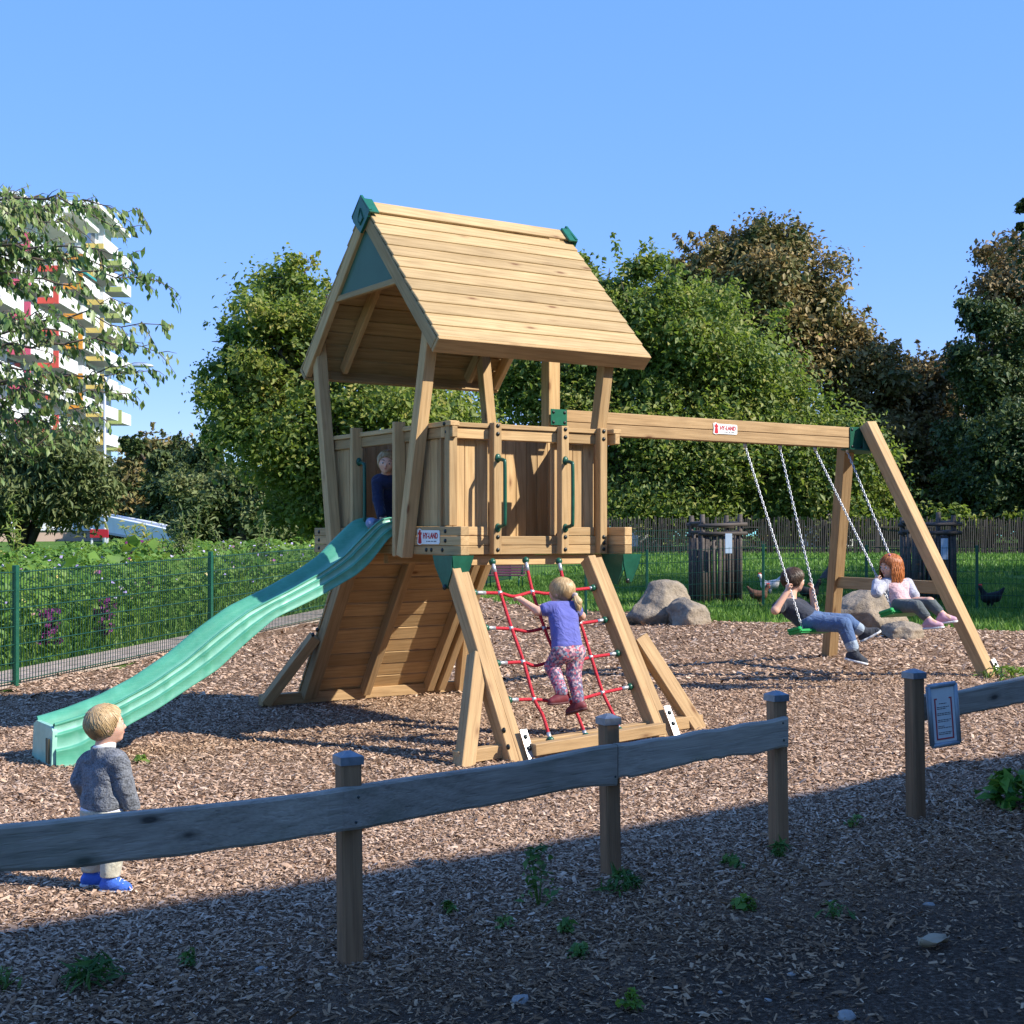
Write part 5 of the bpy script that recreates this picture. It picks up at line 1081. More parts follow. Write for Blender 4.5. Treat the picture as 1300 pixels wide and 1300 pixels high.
# ---------------------------------------------------------------- weeds and leaves in the foreground
def weed(name, label, px, ybase, h, nl, ls, spread, seed, lm=LM_W, asp=.5, droop=.3, group='weeds in the shaded foreground', cat='weed'):
    Y = 5.0
    if group: h *= .85; spread *= .85; ls *= .82; nl = int(nl * 1.2)
    for _ in range(6): x = (px - CX) / F_PX * Y; Y = (EYE - gz(x, Y)) * F_PX / (ybase - CY)
    r = np.random.default_rng(seed); b = atg(px, Y); t = thing(name, label, cat, Matrix.Translation(b), group); rr = random.Random(seed); segs = []
    for k in range(4): e = Vector((rr.uniform(-.5, .5) * spread, rr.uniform(-.5, .5) * spread, h * rr.uniform(.6, 1))); segs.append(([(0, 0, -.02), e * .55, e], [.004, .003, .0015]))
    mobj('stem', limbs_mesh(b, segs, 5), lm, t); z = r.uniform(.1, 1, nl) * h; a = r.uniform(0, 2 * PI, nl); rad = (1.15 - z / h * .7) * spread * r.uniform(.3, 1, nl); c = np.stack([np.cos(a) * rad, np.sin(a) * rad, z], 1)
    V, Fc = leaf_quads(c, np.stack([np.cos(a) * .5, np.sin(a) * .5, np.full(nl, .7)], 1), ls, r, asp, .5, droop); mobj('leaves', np_mesh('leaves', V, Fc), lm, t)
weed('nettle_weed', 'tall leafy nettle weed left of the middle fence post', 684, 1150, .28, 70, .055, .11, 1)
weed('grass_weed', 'low grassy weed at the foot of the middle fence post', 790, 1132, .09, 60, .09, .11, 2, asp=.14)
weed('small_weed', 'bright small weed alone near the bottom of the foreground', 802, 1282, .075, 34, .042, .05, 3, LM_L)
weed('grass_weed', 'grassy weed patch in the bottom left foreground', 118, 1252, .10, 60, .10, .13, 4, asp=.16)
weed('grass_weed', 'small grass tuft left of the bottom left weed patch', 5, 1255, .08, 20, .06, .06, 5, asp=.2)
weed('small_weed', 'small weed left of the large fence post', 240, 1228, .06, 20, .045, .05, 6)
weed('small_weed', 'low weed right of the nettle weed', 640, 1178, .05, 20, .04, .06, 7); weed('small_weed', 'scattered weed below the nettle weed', 720, 1185, .06, 22, .045, .05, 8); weed('small_weed', 'weed near the foot of the third fence post', 990, 1088, .07, 40, .08, .05, 9, asp=.15)
weed('small_weed', 'flat weed patch left of the third fence post', 930, 1100, .05, 26, .05, .08, 10); weed('small_weed', 'bright flat weed patch below the third fence post', 945, 1155, .05, 34, .055, .08, 11, LM_L); weed('grass_weed', 'thin grassy patch between the middle and third fence posts', 1060, 1165, .06, 26, .05, .09, 12, asp=.2)
weed('small_weed', 'tiny weed in the gap between the fence ends', 1085, 1050, .06, 18, .04, .06, 13); weed('small_weed', 'small sprout beside the toddler', 178, 968, .05, 16, .06, .07, 14, LM_L); weed('small_weed', 'small weed just left of the large post, further back', 570, 1160, .05, 18, .045, .05, 15); weed('small_weed', 'weed under the long rail below its middle', 735, 1215, .05, 26, .05, .06, 16)
weed('broad_leaf_plant', 'leafy low plant with yellow leaf tips at the right edge', 1285, 1022, .16, 90, .10, .17, 17, leaf_mat('leaf_edge_plant', [(0.02, 0.08, 0.015), (0.05, 0.16, 0.02), (0.12, 0.26, 0.03), (0.38, 0.40, 0.04)], .3, clump=3), .45, .2, None, 'plant')
weed('grass_weed', 'bright grass patch at the right swing leg foot', 1278, 862, .10, 120, .12, .30, 18, LM_L, .12, .1, None, 'grass patch')
weed('small_weed', 'ivy-like sprout on the ground beside the slide end', 178, 966, .04, 14, .05, .05, 19, LM_L)
# dead leaf, pale stones and sticks in the foreground
def gpoint(px, py):
    Y = 5.0
    for _ in range(6): x = (px - CX) / F_PX * Y; Y = (EYE - gz(x, Y)) * F_PX / (py - CY)
    return atg(px, Y)
STN = plain('pale_stone', (0.27, 0.255, 0.23), 0.9, var=.2, nscale=30)
rr = random.Random(8)
for i, (px, py, s, lab) in enumerate(((1180, 1149, 0.0210, 'pale stone on the dark soil, farthest up of the scattered stones'), (660, 1270, 0.0350, 'large pale stone near the bottom edge centre'), (1075, 1290, 0.0350, 'pale stone at the bottom edge below the gap'), (915, 1260, 0.0112, 'tiny pale pebble left of the bottom edge stone'), (975, 1270, 0.0126, 'small pale pebble on the dark soil at the bottom'), (1005, 1237, 0.0140, 'small pale stone on the dark soil right of the sprout'), (1125, 1225, 0.0112, 'tiny pale pebble below the curled dead leaf'), (332, 1231, 0.0245, 'pale stone left of the large fence post foot'), (1055, 1145, 0.0140, 'small pale stone below the third post'), (1270, 1050, 0.0140, 'small pale stone under the right edge plant'))):
    bm = bmesh.new(); bmesh.ops.create_icosphere(bm, subdivisions=2, radius=s)
    for v in bm.verts: v.co = Vector((v.co.x * 1.2, v.co.y * .8, v.co.z * .5)) * rr.uniform(.85, 1.1)
    m = bm_mesh(bm, 'stone', True); m.materials.append(STN); o = bpy.data.objects.new('stone', m); C.objects.link(o); o.matrix_basis = Matrix.Translation(gpoint(px, py)) @ Matrix.Rotation(rr.uniform(0, 3), 4, 'Z'); tag(o, lab, 'stone', 'pale stones on the soil')
dl = island_mat('dead_leaf', [(0, (.28, .19, .11)), (1, (.5, .4, .28))]); V = []; Fc = []
for i in range(9):
    for j in range(5):
        a, b_ = i / 8 - .5, j / 4 - .5; V.append((a * .13, b_ * .07 * (1 - (2 * a) ** 2 * .8), .012 + .05 * abs(b_) + .03 * a * a + .005 * math.sin(9 * a)))
for i in range(8):
    for j in range(4): k = i * 5 + j; Fc.append((k, k + 5, k + 6, k + 1))
o = mobj('dead_leaf', np_mesh('dead_leaf', V, Fc, True), dl); o.matrix_basis = Matrix.Translation(gpoint(1185, 1205)) @ Matrix.Rotation(.5, 4, 'Z'); o.modifiers.new('t', 'SOLIDIFY').thickness = .002; tag(o, 'curled tan dead leaf on the dark soil bottom right', 'leaf')
# ---------------------------------------------------------------- people: smooth-blended solid shapes meshed to one skin
def sdf_mesh(name, prims, vox, k=.012, clip=None):
    lo = np.full(3, 1e9); hi = -lo; B = []
    for p in prims:
        if p[0] == 'c': a, b, ra, rb = [np.array(x[:], float) if not np.isscalar(x) else x for x in p[1:5]]; r = max(ra, rb); l, h = np.minimum(a, b) - r, np.maximum(a, b) + r
        else: c = np.array(p[1][:], float); r = max(p[2]); l, h = c - r, c + r
        B.append((l, h)); lo = np.minimum(lo, l); hi = np.maximum(hi, h)
    lo -= .03; hi += .03; N = np.ceil((hi - lo) / vox).astype(int) + 1; D = np.full(N, .05, np.float32)
    ax = [lo[i] + vox * np.arange(N[i]) for i in range(3)]
    for p, (l, h) in zip(prims, B):
        kk = p[5] if p[0] == 'c' and len(p) > 5 else (p[4] if p[0] == 'e' and len(p) > 4 else k); m = .035
        i0 = np.maximum(((l - m - lo) / vox).astype(int), 0); i1 = np.minimum(((h + m - lo) / vox).astype(int) + 2, N); s = tuple(slice(i0[i], i1[i]) for i in range(3))
        X = ax[0][s[0]][:, None, None]; Y = ax[1][s[1]][None, :, None]; Z = ax[2][s[2]][None, None, :]
        if p[0] == 'c':
            a, b = np.array(p[1][:]), np.array(p[2][:]); d = b - a; dd = max(d @ d, 1e-9); px, py, pz = X - a[0], Y - a[1], Z - a[2]
            t = np.clip((px * d[0] + py * d[1] + pz * d[2]) / dd, 0, 1); q = np.sqrt((px - t * d[0]) ** 2 + (py - t * d[1]) ** 2 + (pz - t * d[2]) ** 2) - (p[3] + (p[4] - p[3]) * t)
        else:
            c = np.array(p[1][:]); R = np.array(p[3]) if len(p) > 3 and p[3] is not None else np.eye(3); px, py, pz = X - c[0], Y - c[1], Z - c[2]
            u = [(R[j][0] * px + R[j][1] * py + R[j][2] * pz) for j in range(3)]; k0 = np.sqrt(sum((u[j] / p[2][j]) ** 2 for j in range(3))); k1 = np.sqrt(sum((u[j] / p[2][j] ** 2) ** 2 for j in range(3))) + 1e-6; q = k0 * (k0 - 1) / k1
        o = D[s]; hh = np.maximum(kk - np.abs(o - q), 0) / kk; D[s] = np.minimum(o, q) - hh * hh * kk * .25
    if clip is not None:
        X, Y, Z = ax[0][:, None, None], ax[1][None, :, None], ax[2][None, None, :]
        for (pt, n) in clip: pt, n = np.array(pt[:]), np.array(Vector(n).normalized()[:]); D = np.maximum(D, ((X - pt[0]) * n[0] + (Y - pt[1]) * n[1] + (Z - pt[2]) * n[2]).astype(np.float32))
    D[0] = D[-1] = .05; D[:, 0] = D[:, -1] = .05; D[:, :, 0] = D[:, :, -1] = .05
    I = D < 0; cs = np.zeros(tuple(N - 1), np.int8); off = [(i, j, l) for i in (0, 1) for j in (0, 1) for l in (0, 1)]
    for o in off: cs += I[o[0]:N[0] - 1 + o[0], o[1]:N[1] - 1 + o[1], o[2]:N[2] - 1 + o[2]]
    idx = np.argwhere((cs > 0) & (cs < 8)); val = {o: D[idx[:, 0] + o[0], idx[:, 1] + o[1], idx[:, 2] + o[2]] for o in off}; acc = np.zeros((len(idx), 3)); cnt = np.zeros(len(idx))
    for o in off:
        for a_ in range(3):
            if o[a_] == 0:
                o2 = list(o); o2[a_] = 1; o2 = tuple(o2); v0, v1 = val[o], val[o2]; m = (v0 < 0) != (v1 < 0); t = np.where(m, v0 / np.where(m, v0 - v1, 1), 0)
                pos = np.array(o, float)[None].repeat(len(idx), 0); pos[:, a_] += t; acc += pos * m[:, None]; cnt += m
    V = lo + (idx + acc / cnt[:, None]) * vox; ids = np.full(tuple(N - 1), -1, np.int32); ids[tuple(idx.T)] = np.arange(len(idx)); Fs = []
    for a_ in range(3):
        b_, c_ = (a_ + 1) % 3, (a_ + 2) % 3; s0 = [slice(None)] * 3; s1 = [slice(None)] * 3; s0[a_] = slice(0, -1); s1[a_] = slice(1, None)
        A0, A1 = I[tuple(s0)], I[tuple(s1)]; e = np.argwhere(A0 != A1); e = e[(e[:, b_] > 0) & (e[:, c_] > 0) & (e[:, b_] < N[b_] - 1) & (e[:, c_] < N[c_] - 1)]; fl = A0[tuple(e.T)]
        def g(db, dc): q = e.copy(); q[:, b_] -= db; q[:, c_] -= dc; return ids[tuple(q.T)]
        Q = np.stack([g(1, 1), g(0, 1), g(0, 0), g(1, 0)], 1); Q[~fl] = Q[~fl][:, ::-1]; Fs.append(Q[(Q >= 0).all(1)])
    return np_mesh(name, V, np.concatenate(Fs), True)
def skin(name, base):
    m, nt, b = new_mat(name); b.inputs['Roughness'].default_value = .5; b.inputs['Specular IOR Level'].default_value = .35
    b.inputs['Subsurface Weight'].default_value = .15; b.inputs['Subsurface Radius'].default_value = (.012, .004, .002); b.inputs['Subsurface Scale'].default_value = .5
    tc = nd(nt, 'ShaderNodeTexCoord'); n = nd(nt, 'ShaderNodeTexNoise', i_Vector=tc.outputs['Object'], i_Scale=26.0, i_Detail=3.0)
    nt.links.new(ramp(nt, n.outputs['Fac'], [(.35, tuple(c * .93 for c in base)), (.65, (min(1, base[0] * 1.04), base[1] * .98, base[2] * .95))]), b.inputs['Base Color']); return m
SKIN = skin('fair_skin', (0.66, 0.40, 0.29)); LIP = plain('lip', (0.48, 0.18, 0.15), .45); EYEW = plain('eye_white', (0.7, 0.68, 0.66), .2); EYED = plain('eye_iris', (0.05, 0.045, 0.05), .15)
def cloth(name, base, rough=.9, weave=260.0, bmp=.25, var=.12, fold=9.0):
    m, nt, b = new_mat(name); b.inputs['Roughness'].default_value = rough; b.inputs['Specular IOR Level'].default_value = .15; b.inputs['Sheen Weight'].default_value = .15
    tc = nd(nt, 'ShaderNodeTexCoord'); n1 = nd(nt, 'ShaderNodeTexNoise', i_Vector=tc.outputs['Object'], i_Scale=weave, i_Detail=2.0); n2 = nd(nt, 'ShaderNodeTexNoise', i_Vector=tc.outputs['Object'], i_Scale=fold, i_Detail=3.0, i_Distortion=1.5)
    c = mix(nt, .5, ramp(nt, n1.outputs['Fac'], [(.3, tuple(x * (1 - var * 1.6) for x in base)), (.7, tuple(min(1, x * (1 + var * 1.6)) for x in base))]), ramp(nt, n2.outputs['Fac'], [(.3, tuple(x * (1 - var) for x in base)), (.7, tuple(min(1, x * (1 + var)) for x in base))]))
    nt.links.new(c, b.inputs['Base Color']); b1 = nd(nt, 'ShaderNodeBump', i_Strength=.8, i_Distance=.03, i_Height=n2.outputs['Fac']); b2 = nd(nt, 'ShaderNodeBump', i_Strength=bmp, i_Distance=.004, i_Height=n1.outputs['Fac'], i_Normal=b1.outputs[0]); nt.links.new(b2.outputs[0], b.inputs['Normal']); return m
def knit(name):
    m = cloth(name, (.15, .158, .172), weave=150.0, bmp=1.0, var=.55, fold=14); return m
def floral(name):
    m, nt, b = new_mat(name); b.inputs['Roughness'].default_value = .85; tc = nd(nt, 'ShaderNodeTexCoord')
    v = nd(nt, 'ShaderNodeTexVoronoi', i_Vector=tc.outputs['Object'], i_Scale=75.0); s = nd(nt, 'ShaderNodeSeparateColor', i_0=v.outputs['Color'])
    c = ramp(nt, s.outputs[0], [(0, (.10, .07, .12)), (.25, (.42, .10, .14)), (.5, (.50, .34, .34)), (.7, (.16, .22, .30)), (.85, (.30, .13, .20)), (1, (.6, .5, .48))], 'CONSTANT'); nt.links.new(c, b.inputs['Base Color'])
    n2 = nd(nt, 'ShaderNodeTexNoise', i_Vector=tc.outputs['Object'], i_Scale=12.0, i_Distortion=1.5); bump(nt, b, n2.outputs['Fac'], .5, .02); return m
def np3(v): return np.array(v[:])
def hand_prims(w, d, n, s, curl, side, kk=.004):               # w wrist, d finger direction, n palm normal, side +1/-1: where the thumb sits
    d = Vector(d).normalized(); n = Vector(n); n = (n - d * n.dot(d)).normalized(); l = d.cross(n) * side; P = []
    for f in (-.32, -.1, .12, .32): P.append(('c', w + d * s * .08 + l * s * f * .5, w + d * s * .46 + l * s * f * .78, s * .115, s * .095, .008))
    lens = (.36, .44, .47, .41)
    for i, f in enumerate((-.36, -.12, .13, .37)):
        r = s * .062; p = w + d * s * .47 + l * s * f * .78; a = 0; segs = (.46, .32, .26); c = curl * (1.12 - .08 * i)
        for j in range(3):
            a += c * (.75, 1.0, .8)[j]; dr = d * math.cos(a) + n * math.sin(a); q = p + dr * s * lens[3 - i if side < 0 else 3 - i] * segs[j]; P.append(('c', p, q, r * (1 - .07 * j), r * (.93 - .07 * j), kk)); p = q
    p = w + d * s * .16 + l * s * .25; a1 = (l * .75 + d * .55 + n * .25).normalized(); a2 = (d * .7 + l * .15 + n * (.35 + .4 * curl)).normalized(); q = p + a1 * s * .24; P += [('c', p, q, s * .085, s * .07, .006), ('c', q, q + a2 * s * .20, s * .07, s * .058, kk)]
    return P
def axes(f, up):
    f = Vector(f).normalized(); up = Vector(up); up = (up - f * up.dot(f)).normalized(); return f, f.cross(up), up      # forward, right, up
def head_prims(c, f, up, s):                                   # s: head height
    F, R, U = axes(f, up); M = [np3(R), np3(F), np3(U)]; P = [('e', c + U * s * .10 - F * s * .03, (s * .375, s * .45, s * .405), M, .02), ('e', c - U * s * .18 + F * s * .13, (s * .285, s * .29, s * .30), M, .03)]
    P += [('e', c - U * s * .10 + F * s * .27 + R * s * .15 * k, (s * .14, s * .13, s * .13), M, .02) for k in (-1, 1)]         # cheeks
    P += [('e', c - U * s * .37 + F * s * .30, (s * .10, s * .09, s * .08), M, .02), ('c', c + F * s * .40 + U * s * .0, c + F * s * .475 - U * s * .115, s * .035, s * .052, .012)]
    P += [('e', c - U * s * .245 + F * s * .375, (s * .10, s * .055, s * .045), M, .012)]
    P += [('c', c + F * s * .365 + U * s * .075 + R * s * .08 * k, c + F * s * .33 + U * s * .08 + R * s * .21 * k, s * .035, s * .03, .02) for k in (-1, 1)]
    P += [('e', c + R * s * .375 * k - U * s * .04 - F * s * .02, (s * .04, s * .075, s * .11), M, .008) for k in (-1, 1)]
    return P
def face_bits(t, q, c, f, up, s):
    F, R, U = axes(f, up)
    for k in (-1, 1):
        e = c + F * s * .385 + R * s * .15 * k - U * s * .005
        for nm, r, m, d in (('eye', s * .058, EYEW, 0), ('iris', s * .036, EYED, s * .034)):
            bm = bmesh.new(); bmesh.ops.create_uvsphere(bm, u_segments=10, v_segments=7, radius=r); bmesh.ops.translate(bm, vec=q(e + F * d), verts=bm.verts); mobj(nm, bm_mesh(bm, nm, True), m, t)
        tube('eyebrow', [q(c + F * s * .43 + R * s * .08 * k + U * s * .105), q(c + F * s * .415 + R * s * .16 * k + U * s * .135), q(c + F * s * .36 + R * s * .24 * k + U * s * .11)], s * .016, HAIRM['brow'], t, 5)
    for z, ww in ((-.225, .10), (-.262, .085)): tube('lip', [q(c + F * s * .40 + R * s * -ww + U * s * (z + .006)), q(c + F * s * .447 + U * s * z), q(c + F * s * .40 + R * s * ww + U * s * (z + .006))], [s * .012, s * .024, s * .012], LIP, t, 6)
def hairm(name, cols):
    m, nt, b = new_mat(name); b.inputs['Roughness'].default_value = .42; b.inputs['Specular IOR Level'].default_value = .4
    ge = nd(nt, 'ShaderNodeNewGeometry'); tc = nd(nt, 'ShaderNodeTexCoord'); n = nd(nt, 'ShaderNodeTexNoise', i_Vector=tc.outputs['Object'], i_Scale=60.0, i_Detail=3.0)
    nt.links.new(ramp(nt, math_n(nt, 'ADD', math_n(nt, 'MULTIPLY', ge.outputs['Random Per Island'], .6), math_n(nt, 'MULTIPLY', n.outputs['Fac'], .4)), [(i / (len(cols) - 1), c) for i, c in enumerate(cols)]), b.inputs['Base Color']); bump(nt, b, n.outputs['Fac'], .4, .004); return m
HAIRM = {'blond': hairm('blond_hair', [(.22, .13, .055), (.45, .30, .14), (.62, .45, .25)]), 'brown': hairm('brown_hair', [(.035, .02, .012), (.08, .048, .028), (.13, .08, .05)]), 'red': hairm('red_hair', [(.22, .06, .018), (.42, .13, .035), (.58, .22, .07)]), 'brow': plain('brow_hair', (.22, .14, .08), .7)}
HAIRD = {'blond_hair': hairm('blond_hair_cap', [(.15, .085, .035), (.26, .16, .07), (.34, .22, .10)]), 'brown_hair': hairm('brown_hair_cap', [(.02, .012, .008), (.04, .025, .015)]), 'red_hair': hairm('red_hair_cap', [(.12, .03, .01), (.25, .07, .02)])}  # darker cap below the strands, for contrast
_ = {'x': plain('brow_hair', (.22, .14, .08), .7)}
def strand_mesh(name, curves, w):
    V = []; Fc = []; b = 0
    for pts, nrm in curves:
        n = len(pts)
        for i, p in enumerate(pts):
            t = (pts[min(i + 1, n - 1)] - pts[max(i - 1, 0)]).normalized(); s = t.cross(nrm[i]).normalized() * w * (1 - .75 * (i / (n - 1)) ** 2); o = nrm[i] * w * .45
            V += [p - s, p + o, p + s]
        for i in range(n - 1):
            for k in range(2): Fc.append((b + i * 3 + k, b + i * 3 + k + 1, b + (i + 1) * 3 + k + 1, b + (i + 1) * 3 + k))
        b += n * 3
    return np_mesh(name, [tuple(v) for v in V], Fc, True)
def hair(t, q, c, f, up, s, mat, n, seed, length=0.0, hl=(.55, -.2), off=.10, nape=-.38, part=0.0, tuft=.012, w=.0045):
    # strands combed from the crown over the skull; hl: hairline plane (forward part, up part)
    F, R, U = axes(f, up); M = [np3(R), np3(F), np3(U)]; rr = random.Random(seed); cc = c + U * s * .10 - F * s * .03; rad = (s * .40, s * .475, s * .435)
    pn = (F * 1.0 - U * .55).normalized(); lim = s * off
    me = sdf_mesh('hair', [('e', cc, rad, M), ('e', cc - U * s * .12 - F * s * .14, (s * .385, s * .34, s * .36), M, .02)], s * .03, clip=[(c + pn * lim, pn), (c + U * s * nape, -U)])
    for v in me.vertices: v.co = q(v.co)
    h = mobj('hair', me, HAIRD[mat.name], t); cur = []
    crown = (U * .92 - F * .35 + R * part).normalized()
    for i in range(n):
        d = Vector((rr.gauss(0, 1), rr.gauss(0, 1), rr.gauss(0, 1))).normalized()
        if d.dot(crown) > .93: continue
        e = (R * d.dot(R) * rad[0] + F * d.dot(F) * rad[1] + U * d.dot(U) * rad[2])
        ax_ = crown.cross(d).normalized(); tot = crown.angle(d); kz = rr.uniform(0, .05); kt = rr.uniform(0, 3.0); st = rr.uniform(0, .5) * tot; pts = []; nr = []
        for j in range(9):
            g = st + (tot * rr.uniform(.97, 1.0) + .12 - st) * j / 8; dd = Quaternion(ax_, g) @ crown; p = cc + (R * dd.dot(R) * rad[0] + F * dd.dot(F) * rad[1] + U * dd.dot(U) * rad[2]) * (1.035 + kz + tuft * (j / 8) ** 2 * kt + .012 * math.sin(j * .9 + kz * 300))
            if (p - c).dot(pn) > lim + s * .05 or (p - c).dot(U) < s * (nape - .04): break
            pts.append(q(p)); nr.append(dd)
        if len(pts) >= 4: cur.append((pts, nr))
        if length and len(pts) >= 4 and d.dot(U) < .35 and d.dot(F) < .5 and len(pts) == 9:
            p = pts[-1]; o = nr[-1]; o = (o - U * o.dot(U)); o = o.normalized() if o.length > .01 else R; L_ = length * rr.uniform(.6, 1.05); ph = rr.uniform(0, 6); P2 = []; N2 = []
            for j in range(8): g = j / 7; P2.append(p + Vector((0, 0, -1)) * L_ * g + o * s * (.05 * math.sin(g * 2.6) + .02 * math.sin(g * 9 + ph))); N2.append(o)
            cur.append((P2, N2))
    m2 = strand_mesh('hair_strands', cur, w); mobj('hair_strands', m2, mat, h); return h
def foot_prims(an, toe, h, ln, wd):                             # an ankle, toe direction, h: sole drop
    d = Vector(toe).normalized(); return an, d
def shoe(t, q, an, toe, up, s, mat, sole, name='shoe', ankle=.0, sc=STEEL):
    F = Vector(toe).normalized(); U = Vector(up); U = (U - F * U.dot(F)).normalized(); heel = an - U * s * .28 - F * s * .18; tp = an - U * s * .36 + F * s * .62
    me = sdf_mesh(name, [('c', heel, an - U * s * .30 + F * s * .25, s * .20, s * .21, .02), ('c', an - U * s * .30 + F * s * .2, tp, s * .20, s * .15, .02), ('c', an + U * s * ankle, an - U * s * .15, s * .205, s * .215, .02), ('c', an - U * s * .1, tp - F * s * .1 + U * s * .04, s * .17, s * .12, .03)], s * .045, clip=[(an - U * s * .46, -U)])
    for v in me.vertices: v.co = q(v.co)
    o = mobj(name, me, mat, t)
    me = sdf_mesh('sole', [('c', heel - U * s * .17, tp - U * s * .08, s * .215, s * .185, .02), ('c', heel + F * s * .4 - U * s * .17, tp - U * s * .08 - F * s * .12, s * .215, s * .205, .02)], s * .045, clip=[(an - U * s * .40, U), (an - U * s * .52, -U)])
    for v in me.vertices: v.co = q(v.co)
    mobj('sole', me, sole, o); return o
SOLE = plain('white_rubber', (0.70, 0.70, 0.68), .6)
def limb(a, b, c, ra, rb, rc, k=.012): return [('c', a, b, ra, rb, k), ('c', b, c, rb, rc, k)]
def person(label, base):
    t = thing('person', label, 'child', Matrix.Translation(base)); bb = Vector(base); return t, (lambda p: Vector(p) - bb)
def add(t, q, name, prims, vox, mat, k=.012, clip=None):
    me = sdf_mesh(name, prims, vox, k, clip); b = np3(q(Vector((0, 0, 0)))); n = len(me.vertices); co = np.empty(n * 3, np.float32); me.vertices.foreach_get('co', co); co = co.reshape(-1, 3) + b.astype(np.float32); me.vertices.foreach_set('co', co.ravel()); me.update(); return mobj(name, me, mat, t)
def grow(P, g): return [(p[0], p[1], p[2], p[3] + g, p[4] + g) + tuple(p[5:]) if p[0] == 'c' else (p[0], p[1], tuple(x + g for x in p[2])) + tuple(p[3:]) for p in P]
def torso(nk, sL, sR, pel, hL, hR, r, rb, belly=0.0, fwd=None):
    mid = (sL + sR) / 2; lat = (sR - sL).normalized(); hl = (hR - hL).normalized(); ch = mid.lerp(pel, .28); P = [('c', sL.lerp(mid, .28), sR.lerp(mid, .28), r * .62, r * .62, .03)]
    for s in (-1, 1): P += [('c', ch + lat * s * r * .55, pel.lerp(mid, .35) + hl * s * r * .42, r * .86, r * .82 + belly * .3, .03), ('c', pel.lerp(mid, .35) + hl * s * r * .42, pel + hl * s * r * .45, r * .84, rb, .03)]
    if belly: P.append(('e', pel.lerp(mid, .38) + (fwd or Vector((0, 0, 0))) * r * .4, (r * .95, r * .95, r * 1.0), None, .03))
    return P

# --- toddler in a grey cardigan
Yt = 5.74
def p(x, y, dy=0.0): return at(x, y, Yt + dy)
t, q = person('toddler in a grey knitted cardigan standing behind the rail, back to the viewer', (atg(132, Yt).x, Yt, gz(atg(132, Yt).x, Yt)))
hc = p(134, 921); hf = Vector((.86, .42, .10)); S_ = .158
sL, sR = p(112, 967, .045), p(150, 965, -.045); nk = p(131, 950); pel = p(131, 1035); hL, hR = p(120, 1042, .03), p(143, 1042, -.03)
kL, kR, aL, aR = p(118, 1080, .05), p(143, 1082, -.02), p(116, 1110, .06), p(140, 1114, -.03)
eL, eR, wL, wR = p(102, 990, .03), p(158, 996, -.04), p(110, 1010, .13), p(168, 1026, -.02)
TO = torso(nk, sL, sR, pel, hL, hR, .056, .056); AR = limb(sL, eL, wL, .027, .024, .018) + limb(sR, eR, wR, .027, .024, .018); LG = limb(hL, kL, aL, .043, .035, .026) + limb(hR, kR, aR, .043, .035, .026)
HD = head_prims(hc, hf, (.0, 0, 1), S_) + [('c', hc - Vector((.0, 0, .05)), nk - Vector((0, 0, .02)), .036, .04, .02)]
HN = hand_prims(wR, (.3, .05, -1), (-.8, .3, 0), .07, .35, 1) + hand_prims(wL, (.6, .6, -.3), (0, .3, -1), .07, .5, -1)
FT_ = [('c', aL, aL + Vector((.05, .02, -.03)), .026, .022), ('c', aR, aR + Vector((.06, .01, -.03)), .026, .022)]
add(t, q, 'body', TO + AR + LG + HD + HN, .0042, SKIN)
face_bits(t, q, hc, hf, (0, 0, 1), S_)
hair(t, q, hc, hf, (0, 0, 1), S_, HAIRM['blond'], 1700, 5, off=.16, nape=-.40, tuft=.02, w=.0032)
KN = knit('grey_knit'); wv_ = (wR - eR).normalized(); wl2 = (wL - eL).normalized()
card = add(t, q, 'cardigan', grow(TO, .015) + grow(limb(sL, eL, wL - wl2 * .008, .028, .027, .023) + limb(sR, eR, wR - wv_ * .008, .028, .027, .023), .012) + [('c', nk + Vector((0, 0, -.016)), nk + Vector((0, 0, .004)), .052, .050, .008), ('c', pel + Vector((-.025, .01, .06)), pel + Vector((.025, -.01, .06)), .072, .072, .006), ('c', pel + Vector((-.025, .01, .03)), pel + Vector((.025, -.01, .03)), .062, .062, .006), ('c', sL.lerp(eL, .2), eL, .045, .038, .004), ('c', sR.lerp(eR, .2), eR, .045, .039, .004)], .0045, KN, .014, clip=[(p(131, 1026), (0, 0, -1)), (nk + Vector((0, 0, .014)), (-.1, -.1, 1))])
add(t, q, 'shirt_collar', [('c', nk + Vector((.004, 0, .0)), nk + Vector((.008, 0, .016)), .046, .044)], .004, WHITE, clip=[(nk + Vector((0, 0, .021)), (-.25, .0, 1))])
SH = cloth('white_shirt', (.62, .62, .72)); add(t, q, 'shirt_tail', [('c', pel + Vector((-.028, .01, .02)), pel + Vector((.028, -.01, .02)), .068, .068, .02)], .0045, SH, clip=[(p(131, 1033), (0.1, 0, -1)), (p(131, 1022), (0, 0, 1))])
BEI = cloth('beige_trousers', (.46, .43, .33)); dl_ = Vector((0, 0, .012))
add(t, q, 'trousers', grow([('c', pel + Vector((-.025, .01, .01)), pel + Vector((.025, -.01, .01)), .064, .064, .02)] + limb(hL, kL, aL + dl_, .049, .040, .033) + limb(hR, kR, aR + dl_, .049, .040, .033), .008), .0048, BEI, .014, clip=[(p(131, 1026), (0, 0, 1)), (p(128, 1110), (0, 0, -1))])
BLU = cloth('blue_canvas', (.05, .13, .50)); gzt = gz(q(Vector((0, 0, 0))).x * -1, Yt)
for a_ in (aL, aR): shoe(t, q, Vector((a_.x, a_.y, gzt + .058)), (1, .18 if a_ is aL else -.05, -.02), (0, 0, 1), .118, BLU, SOLE, 'shoe', .12)

